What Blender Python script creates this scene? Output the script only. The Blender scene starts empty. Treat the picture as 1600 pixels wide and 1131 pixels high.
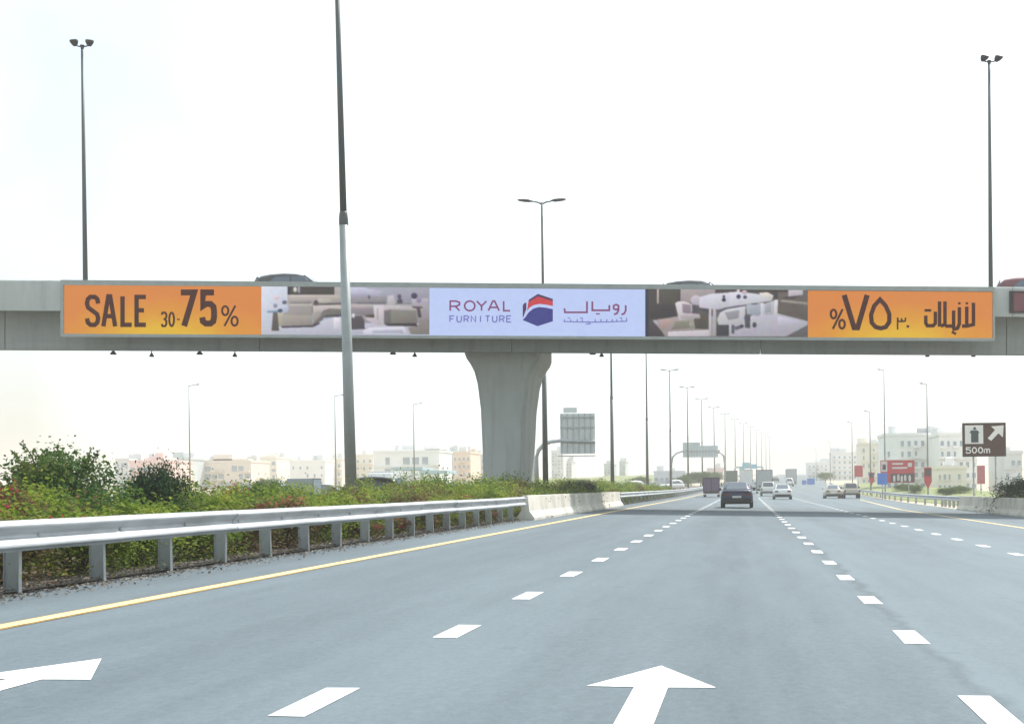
import bpy, math, random
import numpy as np
from mathutils import Matrix, Vector

random.seed(7)
rng = np.random.default_rng(7)
scene = bpy.context.scene
COL = scene.collection

# ------------------------------------------------------------------ camera
# level dash-board view down the carriageway; the picture is an off-centre crop (lens shift)
F, VX, VY, CAMH, ROLL = 2200.0, 1166.0, 760.0, 1.2, 0.0122
cam = bpy.data.cameras.new('camera')
cam_o = bpy.data.objects.new('camera', cam)
COL.objects.link(cam_o)
cr, sr = math.cos(ROLL), math.sin(ROLL)
cam_o.matrix_world = Matrix(((cr, sr, 0, 0), (0, 0, -1, 0), (-sr, cr, 0, CAMH), (0, 0, 0, 1)))
cam.sensor_width = 36.0
cam.lens = 36.0 * F / 1600.0
cam.shift_x = -(VX - 800.0) / 1600.0
cam.shift_y = (VY - 565.5) / 1600.0
cam.clip_start = 0.05
cam.clip_end = 6000
scene.camera = cam_o

# ------------------------------------------------------------------ sky, sun, exposure
EXPO = 1.3
SUN_EL, SUN_AZ = math.radians(52), math.radians(35)      # ahead of the car, to the right
scene.view_settings.view_transform = 'Standard'
scene.view_settings.look = 'None'
scene.view_settings.exposure = EXPO
scene.view_settings.gamma = 1.0
scene.view_settings.use_curve_mapping = False
world = bpy.data.worlds.new('World')
scene.world = world
world.use_nodes = True
wn, wl = world.node_tree.nodes, world.node_tree.links
wn.clear()
sky = wn.new('ShaderNodeTexSky')
sky.sky_type = 'NISHITA'
sky.sun_disc = False
sky.sun_elevation = SUN_EL
sky.sun_rotation = SUN_AZ
sky.air_density, sky.dust_density, sky.ozone_density = 1.0, 4.0, 1.0
tc = wn.new('ShaderNodeTexCoord')
cn = wn.new('ShaderNodeTexNoise')
cn.inputs['Scale'].default_value = 3.1
cn.inputs['Detail'].default_value = 5
cn.inputs['Roughness'].default_value = 0.45
cramp = wn.new('ShaderNodeValToRGB')
cramp.color_ramp.elements[0].position, cramp.color_ramp.elements[1].position = 0.36, 0.54
cramp.color_ramp.elements[0].color = (0.34, 0.34, 0.34, 1)
cmix = wn.new('ShaderNodeMix')
cmix.data_type = 'RGBA'
cmix.inputs['B'].default_value = (5.0, 5.75, 6.2, 1)        # thin bright cloud veil
bg = wn.new('ShaderNodeBackground')
bg.inputs['Strength'].default_value = 0.1
wo = wn.new('ShaderNodeOutputWorld')
cmap = wn.new('ShaderNodeMapping')
cmap.inputs['Location'].default_value = (7.1, 3.3, 2.2)
wl.new(tc.outputs['Generated'], cmap.inputs['Vector'])
wl.new(cmap.outputs['Vector'], cn.inputs['Vector'])
wl.new(cn.outputs['Fac'], cramp.inputs['Fac'])
wl.new(cramp.outputs['Color'], cmix.inputs['Factor'])
wl.new(sky.outputs['Color'], cmix.inputs['A'])
wl.new(cmix.outputs['Result'], bg.inputs['Color'])
wl.new(bg.outputs['Background'], wo.inputs['Surface'])

sun = bpy.data.lights.new('sun', 'SUN')
sun.energy = 2.4
sun.angle = math.radians(3.0)
sun.color = (1.0, 0.965, 0.91)
sun_o = bpy.data.objects.new('sun', sun)
COL.objects.link(sun_o)
# direction towards the sun: azimuth measured from +Y, negative = left; the sky node turns the same way
sd = Vector((math.sin(SUN_AZ) * math.cos(SUN_EL), math.cos(SUN_AZ) * math.cos(SUN_EL), math.sin(SUN_EL)))
sun_o.rotation_euler = sd.to_track_quat('Z', 'Y').to_euler()
sun_o.location = (0, 0, 60)

scene.cycles.max_bounces = 6
scene.cycles.diffuse_bounces = 3
scene.cycles.glossy_bounces = 3
scene.cycles.transmission_bounces = 4
scene.cycles.transparent_max_bounces = 6
scene.cycles.volume_bounces = 1


# ------------------------------------------------------------------ placement helpers
def P(px, py, Y):
    """world point seen at photo pixel (px, py) at distance Y along the road"""
    a, b = (px - VX) * Y / F, (VY - py) * Y / F
    return Vector((cr * a + sr * b, Y, CAMH - sr * a + cr * b))


def PX(px, Y):
    return (px - VX) * Y / F


def rise(Y):
    """the road climbs gently in the distance"""
    if Y < 120:
        return 0.0
    if Y < 300:
        return 0.014 * (Y - 120) ** 2 / 360.0
    if Y < 700:
        return 1.26 + 0.014 * (Y - 300)
    return 6.86


def bend(Y):
    """and bends slightly to the right"""
    if Y < 130:
        return 0.0
    if Y < 420:
        return 0.0001 * (Y - 130) ** 2
    return 8.41 + 0.058 * (Y - 420)


def gz(X, Y):
    """ground height: 2.5 % crossfall over the carriageway"""
    x = max(-8.0, min(14.0, X - bend(Y)))
    return rise(Y) - 0.025 * x


def R(X, Y, dz=0.0):
    return Vector((X + bend(Y), Y, gz(X + bend(Y), Y) + dz))


# ------------------------------------------------------------------ materials
MATS = {}


def mat(name, col, rough=0.6, metal=0.0, var=0.12, scale=3.0, bump=0.0, bscale=40.0, spec=0.5, streak=None, coat=0.0, stain=None):
    if name in MATS:
        return MATS[name]
    m = bpy.data.materials.new(name)
    m.use_nodes = True
    n, l = m.node_tree.nodes, m.node_tree.links
    b = n['Principled BSDF']
    b.inputs['Roughness'].default_value = rough
    b.inputs['Metallic'].default_value = metal
    b.inputs['Specular IOR Level'].default_value = spec
    b.inputs['Coat Weight'].default_value = coat
    t = n.new('ShaderNodeTexCoord')
    mp = n.new('ShaderNodeMapping')
    l.new(t.outputs['Object'], mp.inputs['Vector'])
    if streak:
        mp.inputs['Scale'].default_value = streak
    nz = n.new('ShaderNodeTexNoise')
    nz.inputs['Scale'].default_value = scale
    nz.inputs['Detail'].default_value = 6
    nz.inputs['Roughness'].default_value = 0.6
    l.new(mp.outputs['Vector'], nz.inputs['Vector'])
    rp = n.new('ShaderNodeValToRGB')
    rp.color_ramp.elements[0].position, rp.color_ramp.elements[1].position = 0.3, 0.7
    rp.color_ramp.elements[0].color = tuple(c * (1 - var) for c in col[:3]) + (1,)
    rp.color_ramp.elements[1].color = tuple(min(1, c * (1 + var)) for c in col[:3]) + (1,)
    l.new(nz.outputs['Fac'], rp.inputs['Fac'])
    out = rp.outputs['Color']
    if stain:                                   # run-off streaks, grime and worn spots
        sc_, amt, size, lo, hi = stain
        m2 = n.new('ShaderNodeMapping')
        m2.inputs['Scale'].default_value = sc_
        l.new(t.outputs['Object'], m2.inputs['Vector'])
        n3 = n.new('ShaderNodeTexNoise')
        n3.inputs['Scale'].default_value = size
        n3.inputs['Detail'].default_value = 8
        n3.inputs['Roughness'].default_value = 0.7
        l.new(m2.outputs['Vector'], n3.inputs['Vector'])
        r3 = n.new('ShaderNodeMapRange')
        r3.inputs['From Min'].default_value, r3.inputs['From Max'].default_value = lo, hi
        r3.inputs['To Max'].default_value = amt
        l.new(n3.outputs['Fac'], r3.inputs['Value'])
        mx = n.new('ShaderNodeMix')
        mx.data_type = 'RGBA'
        mx.inputs['B'].default_value = tuple(c * 0.35 for c in col[:3]) + (1,)
        l.new(r3.outputs['Result'], mx.inputs['Factor'])
        l.new(out, mx.inputs['A'])
        out = mx.outputs['Result']
    l.new(out, b.inputs['Base Color'])
    if bump:
        n2 = n.new('ShaderNodeTexNoise')
        n2.inputs['Scale'].default_value = bscale
        n2.inputs['Detail'].default_value = 3
        l.new(t.outputs['Object'], n2.inputs['Vector'])
        bp = n.new('ShaderNodeBump')
        bp.inputs['Strength'].default_value = bump
        bp.inputs['Distance'].default_value = 0.02
        l.new(n2.outputs['Fac'], bp.inputs['Height'])
        l.new(bp.outputs['Normal'], b.inputs['Normal'])
    MATS[name] = m
    return m


def s2l(c):
    return tuple((v / 255 / 12.92) if v / 255 <= 0.04045 else ((v / 255 + 0.055) / 1.055) ** 2.4 for v in c)


def screen_mat(rgb, gain=1.0):
    """lit LED pixels that show this sRGB colour at the scene's exposure"""
    name = 'led_%d_%d_%d' % tuple(rgb)
    if name in MATS:
        return MATS[name]
    m = bpy.data.materials.new(name)
    m.use_nodes = True
    n, l = m.node_tree.nodes, m.node_tree.links
    b = n['Principled BSDF']
    c = s2l(rgb)
    b.inputs['Base Color'].default_value = (0.008, 0.008, 0.008, 1)
    b.inputs['Roughness'].default_value = 0.9
    b.inputs['Specular IOR Level'].default_value = 0.05
    b.inputs['Specular IOR Level'].default_value = 0.1
    t = n.new('ShaderNodeTexCoord')
    nz = n.new('ShaderNodeTexNoise')
    nz.inputs['Scale'].default_value = 3.5
    nz.inputs['Detail'].default_value = 6
    nz.inputs['Roughness'].default_value = 0.75
    l.new(t.outputs['Object'], nz.inputs['Vector'])
    rp = n.new('ShaderNodeValToRGB')
    rp.color_ramp.elements[0].position, rp.color_ramp.elements[1].position = 0.3, 0.7
    rp.color_ramp.elements[0].color = tuple(v * 0.96 for v in c) + (1,)
    rp.color_ramp.elements[1].color = tuple(v * 1.04 for v in c) + (1,)
    l.new(nz.outputs['Fac'], rp.inputs['Fac'])
    l.new(rp.outputs['Color'], b.inputs['Emission Color'])
    b.inputs['Emission Strength'].default_value = gain / (2 ** EXPO)
    MATS[name] = m
    return m


def glow_screen_mat():
    """orange LED picture with a yellow glow printed at its lower middle (object space)"""
    m = bpy.data.materials.new('led_orange_yellow')
    m.use_nodes = True
    n, l = m.node_tree.nodes, m.node_tree.links
    b = n['Principled BSDF']
    b.inputs['Base Color'].default_value = (0.008, 0.008, 0.008, 1)
    b.inputs['Roughness'].default_value = 0.9
    b.inputs['Specular IOR Level'].default_value = 0.05
    t = n.new('ShaderNodeTexCoord')
    mp = n.new('ShaderNodeMapping')
    mp.inputs['Location'].default_value = (-0.5, 0, 0.12)
    l.new(t.outputs['Generated'], mp.inputs['Vector'])
    mp.inputs['Scale'].default_value = (1.0, 0.0, 0.62)
    ln = n.new('ShaderNodeVectorMath')
    ln.operation = 'LENGTH'
    l.new(mp.outputs['Vector'], ln.inputs[0])
    nz = n.new('ShaderNodeTexNoise')
    nz.inputs['Scale'].default_value = 1.6
    nz.inputs['Detail'].default_value = 4
    l.new(t.outputs['Object'], nz.inputs['Vector'])
    mm = n.new('ShaderNodeMath')
    mm.operation = 'MULTIPLY_ADD'
    mm.inputs[1].default_value = 0.22
    l.new(nz.outputs['Fac'], mm.inputs[0])
    l.new(ln.outputs['Value'], mm.inputs[2])
    rp = n.new('ShaderNodeValToRGB')
    e = rp.color_ramp.elements
    e[0].position, e[0].color = 0.30, s2l((222, 178, 38)) + (1,)
    e[1].position, e[1].color = 0.74, s2l((214, 130, 58)) + (1,)
    k = e.new(0.50)
    k.color = s2l((216, 148, 44)) + (1,)
    l.new(mm.outputs['Value'], rp.inputs['Fac'])
    l.new(rp.outputs['Color'], b.inputs['Emission Color'])
    b.inputs['Emission Strength'].default_value = 1.0 / (2 ** EXPO)
    return m


def asphalt_mat():
    m = bpy.data.materials.new('asphalt')
    m.use_nodes = True
    n, l = m.node_tree.nodes, m.node_tree.links
    b = n['Principled BSDF']
    b.inputs['Roughness'].default_value = 0.82
    b.inputs['Specular IOR Level'].default_value = 0.3
    t = n.new('ShaderNodeTexCoord')

    def noise(scale, detail, sc=(1, 1, 1), rough=0.6):
        mp = n.new('ShaderNodeMapping')
        mp.inputs['Scale'].default_value = sc
        l.new(t.outputs['Object'], mp.inputs['Vector'])
        z = n.new('ShaderNodeTexNoise')
        z.inputs['Scale'].default_value = scale
        z.inputs['Detail'].default_value = detail
        z.inputs['Roughness'].default_value = rough
        l.new(mp.outputs['Vector'], z.inputs['Vector'])
        return z.outputs['Fac']

    def math_(op, a, bb, c=None):
        q = n.new('ShaderNodeMath')
        q.operation = op
        for i, v in enumerate((a, bb, c)):
            if v is None:
                continue
            if isinstance(v, (int, float)):
                q.inputs[i].default_value = v
            else:
                l.new(v, q.inputs[i])
        return q.outputs[0]
    big = noise(0.35, 5, (1, 0.14, 1))
    wear = noise(1.1, 3, (1, 0.03, 1))            # streaks worn along the wheel tracks
    blot = noise(2.4, 5, (1, 0.16, 1), 0.7)
    grit = noise(55, 4, (1, 1, 1), 0.8)
    v = math_('MULTIPLY_ADD', big, 0.40, -0.305)
    v = math_('MULTIPLY_ADD', wear, 0.42, v)
    v = math_('MULTIPLY_ADD', blot, 0.30, v)
    v = math_('MULTIPLY_ADD', grit, 0.55, v)
    v = math_('MULTIPLY_ADD', noise(17, 5, (1, 0.6, 1), 0.75), 0.5, v)
    # oil-darkened lane middles between the polished wheel tracks
    sx0 = n.new('ShaderNodeSeparateXYZ')
    l.new(t.outputs['Object'], sx0.inputs[0])
    ph = math_('MULTIPLY_ADD', sx0.outputs['X'], 2 * math.pi / 3.66, 2 * math.pi * 0.52 / 3.66)
    tr_ = math_('COSINE', ph, 0.0)
    v = math_('MULTIPLY_ADD', tr_, -0.035, v)
    # small dark drips and patches
    vo = n.new('ShaderNodeTexVoronoi')
    vo.inputs['Scale'].default_value = 0.9
    l.new(t.outputs['Object'], vo.inputs['Vector'])
    dr = n.new('ShaderNodeMapRange')
    dr.inputs['From Min'].default_value, dr.inputs['From Max'].default_value = 0.03, 0.10
    dr.inputs['To Min'].default_value, dr.inputs['To Max'].default_value = -0.14, 0.0
    l.new(vo.outputs['Distance'], dr.inputs['Value'])
    v = math_('ADD', v, dr.outputs['Result'])
    # newer, paler surface beyond a ragged paving joint right of the second lane line
    sx = n.new('ShaderNodeSeparateXYZ')
    l.new(t.outputs['Object'], sx.inputs[0])
    edge = math_('MULTIPLY_ADD', noise(0.8, 4), 0.5, sx.outputs['X'])
    st = n.new('ShaderNodeMapRange')
    st.inputs['From Min'].default_value, st.inputs['From Max'].default_value = 1.58, 1.72
    l.new(edge, st.inputs['Value'])
    v = math_('MULTIPLY_ADD', st.outputs['Result'], 0.12, v)
    jd = math_('ABSOLUTE', math_('SUBTRACT', edge, 1.62), 0.0)
    jr = n.new('ShaderNodeMapRange')
    jr.inputs['From Min'].default_value, jr.inputs['From Max'].default_value = 0.01, 0.10
    jr.inputs['To Min'].default_value, jr.inputs['To Max'].default_value = -0.16, 0.0
    l.new(jd, jr.inputs['Value'])
    v = math_('ADD', v, jr.outputs['Result'])
    rp = n.new('ShaderNodeValToRGB')
    e = rp.color_ramp.elements
    e[0].position, e[0].color = 0.52, (0.066, 0.086, 0.098, 1)
    e[1].position, e[1].color = 1.0, (0.134, 0.168, 0.187, 1)
    l.new(v, rp.inputs['Fac'])
    l.new(rp.outputs['Color'], b.inputs['Base Color'])
    bp = n.new('ShaderNodeBump')
    bp.inputs['Strength'].default_value = 0.35
    bp.inputs['Distance'].default_value = 0.01
    l.new(grit, bp.inputs['Height'])
    l.new(bp.outputs['Normal'], b.inputs['Normal'])
    return m


def leaf_mat(name, cols, trans=0.35):
    m = bpy.data.materials.new(name)
    m.use_nodes = True
    n, l = m.node_tree.nodes, m.node_tree.links
    n.clear()
    g = n.new('ShaderNodeNewGeometry')
    rp = n.new('ShaderNodeValToRGB')
    e = rp.color_ramp.elements
    e[0].position, e[0].color = 0.0, cols[0] + (1,)
    e[1].position, e[1].color = 1.0, cols[-1] + (1,)
    for i, c in enumerate(cols[1:-1]):
        k = e.new((i + 1) / (len(cols) - 1))
        k.color = c + (1,)
    t = n.new('ShaderNodeTexCoord')
    nz = n.new('ShaderNodeTexNoise')
    nz.inputs['Scale'].default_value = 2.6
    nz.inputs['Detail'].default_value = 3
    l.new(t.outputs['Object'], nz.inputs['Vector'])
    ad = n.new('ShaderNodeMath')
    ad.operation = 'MULTIPLY_ADD'
    ad.inputs[1].default_value = 0.32
    l.new(g.outputs['Random Per Island'], ad.inputs[0])
    sb = n.new('ShaderNodeMath')
    sb.operation = 'MULTIPLY_ADD'
    sb.inputs[1].default_value, sb.inputs[2].default_value = 1.9, -0.58
    l.new(nz.outputs['Fac'], sb.inputs[0])
    l.new(sb.outputs[0], ad.inputs[2])
    l.new(ad.outputs[0], rp.inputs['Fac'])
    p = n.new('ShaderNodeBsdfPrincipled')
    p.inputs['Roughness'].default_value = 0.7
    p.inputs['Specular IOR Level'].default_value = 0.12
    l.new(rp.outputs['Color'], p.inputs['Base Color'])
    tr = n.new('ShaderNodeBsdfTranslucent')
    l.new(rp.outputs['Color'], tr.inputs['Color'])
    mx = n.new('ShaderNodeMixShader')
    mx.inputs['Fac'].default_value = trans
    o = n.new('ShaderNodeOutputMaterial')
    l.new(p.outputs[0], mx.inputs[1])
    l.new(tr.outputs[0], mx.inputs[2])
    l.new(mx.outputs[0], o.inputs['Surface'])
    return m


M_ASPH = asphalt_mat()
M_WHITE = mat('road_paint_white', (0.76, 0.76, 0.74), 0.7, var=0.06, scale=9, bump=0.2, bscale=60, stain=((1, 0.5, 1), 0.75, 14, 0.57, 0.70))
M_FRINGEYEL = mat('overexposure_fringe_yellow', (0.34, 0.20, 0.05), 0.8, var=0.25, scale=6, stain=((1, 0.3, 1), 0.7, 9, 0.5, 0.7))  # deep yellow for the fringe round the overexposed line
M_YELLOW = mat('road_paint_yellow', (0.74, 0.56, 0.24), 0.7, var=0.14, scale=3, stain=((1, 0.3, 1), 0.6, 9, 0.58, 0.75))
M_SAND = mat('sandy_ground', (0.42, 0.36, 0.27), 0.95, var=0.2, scale=0.15, bump=0.3, bscale=2)
M_SOIL = mat('planting_soil', (0.13, 0.105, 0.085), 0.95, var=0.35, scale=4, bump=0.6, bscale=20)
M_GRAVEL = mat('gravel', (0.24, 0.23, 0.21), 0.9, var=0.35, scale=8)
M_LAWN = mat('lawn_grass', (0.17, 0.20, 0.065), 0.9, var=0.3, scale=0.8, bump=0.5, bscale=8)
M_GALV = mat('galvanised_steel', (0.40, 0.42, 0.44), 0.5, 0.35, var=0.2, scale=2.5, streak=(1, 0.4, 3), bump=0.08, bscale=12, stain=((1, 0.25, 2.0), 0.6, 2.2, 0.5, 0.74))
M_GALVD = mat('weathered_galvanised_steel', (0.36, 0.38, 0.38), 0.55, 0.35, var=0.22, scale=5, streak=(1, 1, 0.4))
M_POLE = mat('lamp_post_steel', (0.07, 0.078, 0.074), 0.5, 0.3, var=0.12, scale=1.5)
M_POLEL = mat('glare_pale_post_steel', (0.25, 0.268, 0.262), 0.5, 0.3, var=0.14, scale=1.2)  # paler copy of the post steel, standing in for flare and overexposure
M_DARK = mat('dark_metal', (0.012, 0.013, 0.014), 0.5, 0.3, var=0.15)
M_CONC = mat('bridge_concrete', (0.36, 0.385, 0.365), 0.85, var=0.13, scale=0.7, streak=(1, 1, 0.35), bump=0.12, bscale=14, stain=((1, 1, 0.10), 0.55, 1.5, 0.50, 0.78))
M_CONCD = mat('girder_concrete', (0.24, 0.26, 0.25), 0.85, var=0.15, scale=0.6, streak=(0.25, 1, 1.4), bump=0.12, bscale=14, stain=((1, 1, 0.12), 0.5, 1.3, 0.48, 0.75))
M_BARR = mat('barrier_concrete', (0.56, 0.53, 0.46), 0.85, var=0.22, scale=1.2, streak=(1, 0.6, 0.5), bump=0.2, bscale=25, stain=((1, 0.5, 0.2), 0.7, 1.1, 0.52, 0.72))
M_SFRAME = mat('sign_frame', (0.25, 0.27, 0.255), 0.5, 0.4, var=0.1)
M_BLACK = mat('black_rubber', (0.02, 0.02, 0.02), 0.8, var=0.2)
M_RIM = mat('wheel_rim', (0.45, 0.46, 0.48), 0.35, 0.8, var=0.05)
M_GLASS = mat('dark_glass', (0.06, 0.08, 0.11), 0.12, 0.0, var=0.1, spec=0.9)
M_BGLASS = mat('building_glass', (0.26, 0.31, 0.36), 0.2, 0.0, var=0.25, scale=0.4, spec=0.7)
M_TAIL = mat('tail_light_red', (0.12, 0.012, 0.014), 0.25, var=0.1)
M_PLATE = mat('plate_white', (0.7, 0.7, 0.68), 0.5, var=0.04)
M_BROWN = mat('sign_brown', (0.06, 0.024, 0.02), 0.5, var=0.08)
M_SWHITE = mat('sign_white', (0.72, 0.72, 0.70), 0.5, var=0.04)
M_SBLUE = mat('sign_blue', (0.05, 0.16, 0.50), 0.5, var=0.06)
M_SRED = mat('sign_red', (0.42, 0.04, 0.06), 0.5, var=0.1)
M_SGREY = mat('sign_back_aluminium', (0.58, 0.61, 0.59), 0.5, 0.4, var=0.1, scale=1.5)
M_SBACK = mat('sign_back_teal_grey', (0.44, 0.51, 0.52), 0.5, 0.3, var=0.1)
M_BARK = mat('bark', (0.09, 0.06, 0.04), 0.9, var=0.3, scale=8)

L_HEDGE = leaf_mat('hedge_leaves', [(0.028, 0.070, 0.010), (0.10, 0.17, 0.018), (0.22, 0.28, 0.035), (0.36, 0.34, 0.06)], 0.45)
L_GREEN = leaf_mat('bush_leaves', [(0.02, 0.055, 0.018), (0.04, 0.10, 0.025), (0.085, 0.15, 0.03), (0.15, 0.14, 0.04)], 0.38)
L_DARK = leaf_mat('dark_bush_leaves', [(0.012, 0.035, 0.016), (0.022, 0.06, 0.026), (0.04, 0.085, 0.03)], 0.3)
L_BROWN = leaf_mat('rusty_leaves', [(0.04, 0.055, 0.016), (0.085, 0.085, 0.025), (0.15, 0.095, 0.04), (0.22, 0.12, 0.06)], 0.35)
L_FLOWER = leaf_mat('red_bracts', [(0.36, 0.035, 0.05), (0.50, 0.07, 0.08), (0.55, 0.14, 0.12)], 0.4)
L_LITTER = leaf_mat('fallen_leaves', [(0.06, 0.05, 0.04), (0.13, 0.11, 0.09), (0.2, 0.18, 0.16), (0.36, 0.35, 0.32)], 0.1)


# ------------------------------------------------------------------ mesh helpers
class MB:
    def __init__(self):
        self.v, self.f = [], []

    def add(self, vs, fs):
        o = len(self.v)
        self.v += [tuple(x) for x in vs]
        self.f += [tuple(i + o for i in q) for q in fs]
        return self

    def box(self, x0, x1, y0, y1, z0, z1, tx=0.0, ty=0.0):
        """tx / ty: how much the top is drawn in"""
        vs = [(x0, y0, z0), (x1, y0, z0), (x1, y1, z0), (x0, y1, z0),
              (x0 + tx, y0 + ty, z1), (x1 - tx, y0 + ty, z1), (x1 - tx, y1 - ty, z1), (x0 + tx, y1 - ty, z1)]
        return self.add(vs, [(3, 2, 1, 0), (4, 5, 6, 7), (0, 1, 5, 4), (1, 2, 6, 5), (2, 3, 7, 6), (3, 0, 4, 7)])

    def loft(self, rings, cap=True):
        n = len(rings[0])
        o = []
        for r in rings:
            o += r
        fs = []
        for k in range(len(rings) - 1):
            for i in range(n):
                j = (i + 1) % n
                fs.append((k * n + i, k * n + j, (k + 1) * n + j, (k + 1) * n + i))
        if cap:
            fs.append(tuple(reversed(range(n))))
            fs.append(tuple((len(rings) - 1) * n + i for i in range(n)))
        return self.add(o, fs)

    def tube(self, pts, rads, n=10):
        pts = [Vector(p) for p in pts]
        if isinstance(rads, (int, float)):
            rads = [rads] * len(pts)
        rings = []
        for i, p in enumerate(pts):
            d = (pts[min(i + 1, len(pts) - 1)] - pts[max(i - 1, 0)]).normalized()
            up = Vector((0, 0, 1)) if abs(d.z) < 0.9 else Vector((0, 1, 0))
            a = d.cross(up).normalized()
            b = d.cross(a).normalized()
            rings.append([p + (a * math.cos(t) + b * math.sin(t)) * rads[i] for t in [2 * math.pi * k / n for k in range(n)]])
        return self.loft(rings)

    def prism_x(self, prof, x0, x1):
        return self.loft([[(x0, y, z) for y, z in prof], [(x1, y, z) for y, z in prof]])

    def prism_y(self, prof, y0, y1):
        return self.loft([[(x, y0, z) for x, z in prof], [(x, y1, z) for x, z in prof]])

    def build(self, name, m, parent=None, smooth=False, bevel=0.0, loc=None):
        me = bpy.data.meshes.new(name)
        me.from_pydata(self.v, [], self.f)
        me.validate()
        me.update()
        import bmesh
        bm = bmesh.new()
        bm.from_mesh(me)
        bmesh.ops.recalc_face_normals(bm, faces=bm.faces)
        bm.to_mesh(me)
        bm.free()
        if smooth:
            for p in me.polygons:
                p.use_smooth = True
        me.materials.append(m)
        o = bpy.data.objects.new(name, me)
        COL.objects.link(o)
        if parent:
            o.parent = parent
        if loc is not None:
            o.location = loc
        if bevel:
            md = o.modifiers.new('bevel', 'BEVEL')
            md.width = bevel
            md.segments = 2
            md.limit_method = 'ANGLE'
        return o


def tag(o, label=None, cat=None, group=None, kind=None):
    if label:
        o['label'] = label
    if cat:
        o['category'] = cat
    if group:
        o['group'] = group
    if kind:
        o['kind'] = kind
    return o


def thing(name, label, cat, loc=(0, 0, 0), rz=0.0, group=None):
    o = bpy.data.objects.new(name, None)
    o.empty_display_size = 0.3
    COL.objects.link(o)
    o.location = loc
    o.rotation_euler = (0, 0, rz)
    return tag(o, label, cat, group)


def copy_obj(src, parent=None, loc=None):
    c = src.copy()
    COL.objects.link(c)
    c.parent = parent
    if loc is not None:
        c.location = loc
    return c


def copy_tree(o, parent=None):
    c = o.copy()
    COL.objects.link(c)
    c.parent = parent
    for ch in list(o.children):
        copy_tree(ch, c)
    return c


def sheet(name, xs, ys, zf, m, curved=True):
    """grid sheet following the ground; xs are offsets from the road axis"""
    vs, fs = [], []
    for y in ys:
        for x in xs:
            X = x + (bend(y) if curved else 0)
            vs.append((X, y, zf(X, y)))
    n = len(xs)
    for j in range(len(ys) - 1):
        for i in range(n - 1):
            a = j * n + i
            fs.append((a, a + 1, a + n + 1, a + n))
    mb = MB()
    mb.add(vs, fs)
    return mb.build(name, m)


# ------------------------------------------------------------------ ground, road, median
YS = [-35, -10, 0, 5, 10, 20, 40, 60, 80, 100, 120, 140, 160, 180, 200, 220, 240, 260, 280, 300, 330, 360, 400, 450, 500, 560, 620, 700, 800, 1000, 1200, 1390]
tag(sheet('ground', [-690, -400, -200, -100, -60, -30, -16, -8, 0, 8, 14, 30, 60, 100, 200, 400, 560], YS, lambda X, Y: gz(X, Y) - 0.08, M_SAND), kind='structure')


def road_right(y):
    return 12.6 if y < 85 else min(15.2, 12.6 + (y - 85) * 0.03)


vs, fs = [], []
for y in YS:
    for x in (-7.55, -5, 0, 5, 9, road_right(y)):
        v = R(x, y)
        vs.append(tuple(v))
for j in range(len(YS) - 1):
    for i in range(5):
        a = j * 6 + i
        fs.append((a, a + 1, a + 7, a + 6))
mb = MB()
mb.add(vs, fs)
road = tag(mb.build('road', M_ASPH), kind='structure')
tag(sheet('median', [-18, -14, -10, -7.5], [-35, 0, 10, 20, 40, 60, 80, 100, 120, 140, 160, 180, 200, 220, 240, 260, 280, 300], lambda X, Y: gz(X, Y) + 0.03, M_SOIL), kind='structure')
tag(sheet('far_carriageway', [-34, -26, -18.4], [-35, 0, 40, 80, 120, 160, 200, 240, 280, 320, 400, 500, 700], lambda X, Y: gz(X, Y) - 0.04, M_ASPH), kind='structure')


def hump(x0, x1, h):
    def f(X, Y):
        t = (X - bend(Y) - x0) / (x1 - x0)
        return gz(X, Y) - 0.05 + h * math.sin(math.pi * max(0, min(1, t))) * (0.75 + 0.25 * math.sin(Y * 0.07))
    return f


tag(sheet('lawn', [15.9 + 1.5 * i for i in range(14)], list(range(95, 330, 12)), hump(15.9, 35.4, 0.9), M_LAWN), kind='structure')
tag(sheet('grass_bank', [-70 + 3 * i for i in range(12)], list(range(170, 560, 15)), hump(-70, -37, 1.6), M_LAWN), kind='structure')

# painted edge lines
def ribbon(xf, w, ys, name, m, dz=0.004):
    vs, fs = [], []
    for y in ys:
        for s in (-0.5, 0.5):
            vs.append(tuple(R(xf(y) + s * w, y, dz)))
    for j in range(len(ys) - 1):
        a = 2 * j
        fs.append((a, a + 1, a + 3, a + 2))
    mb = MB()
    mb.add(vs, fs)
    return mb.build(name, m, road)


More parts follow.
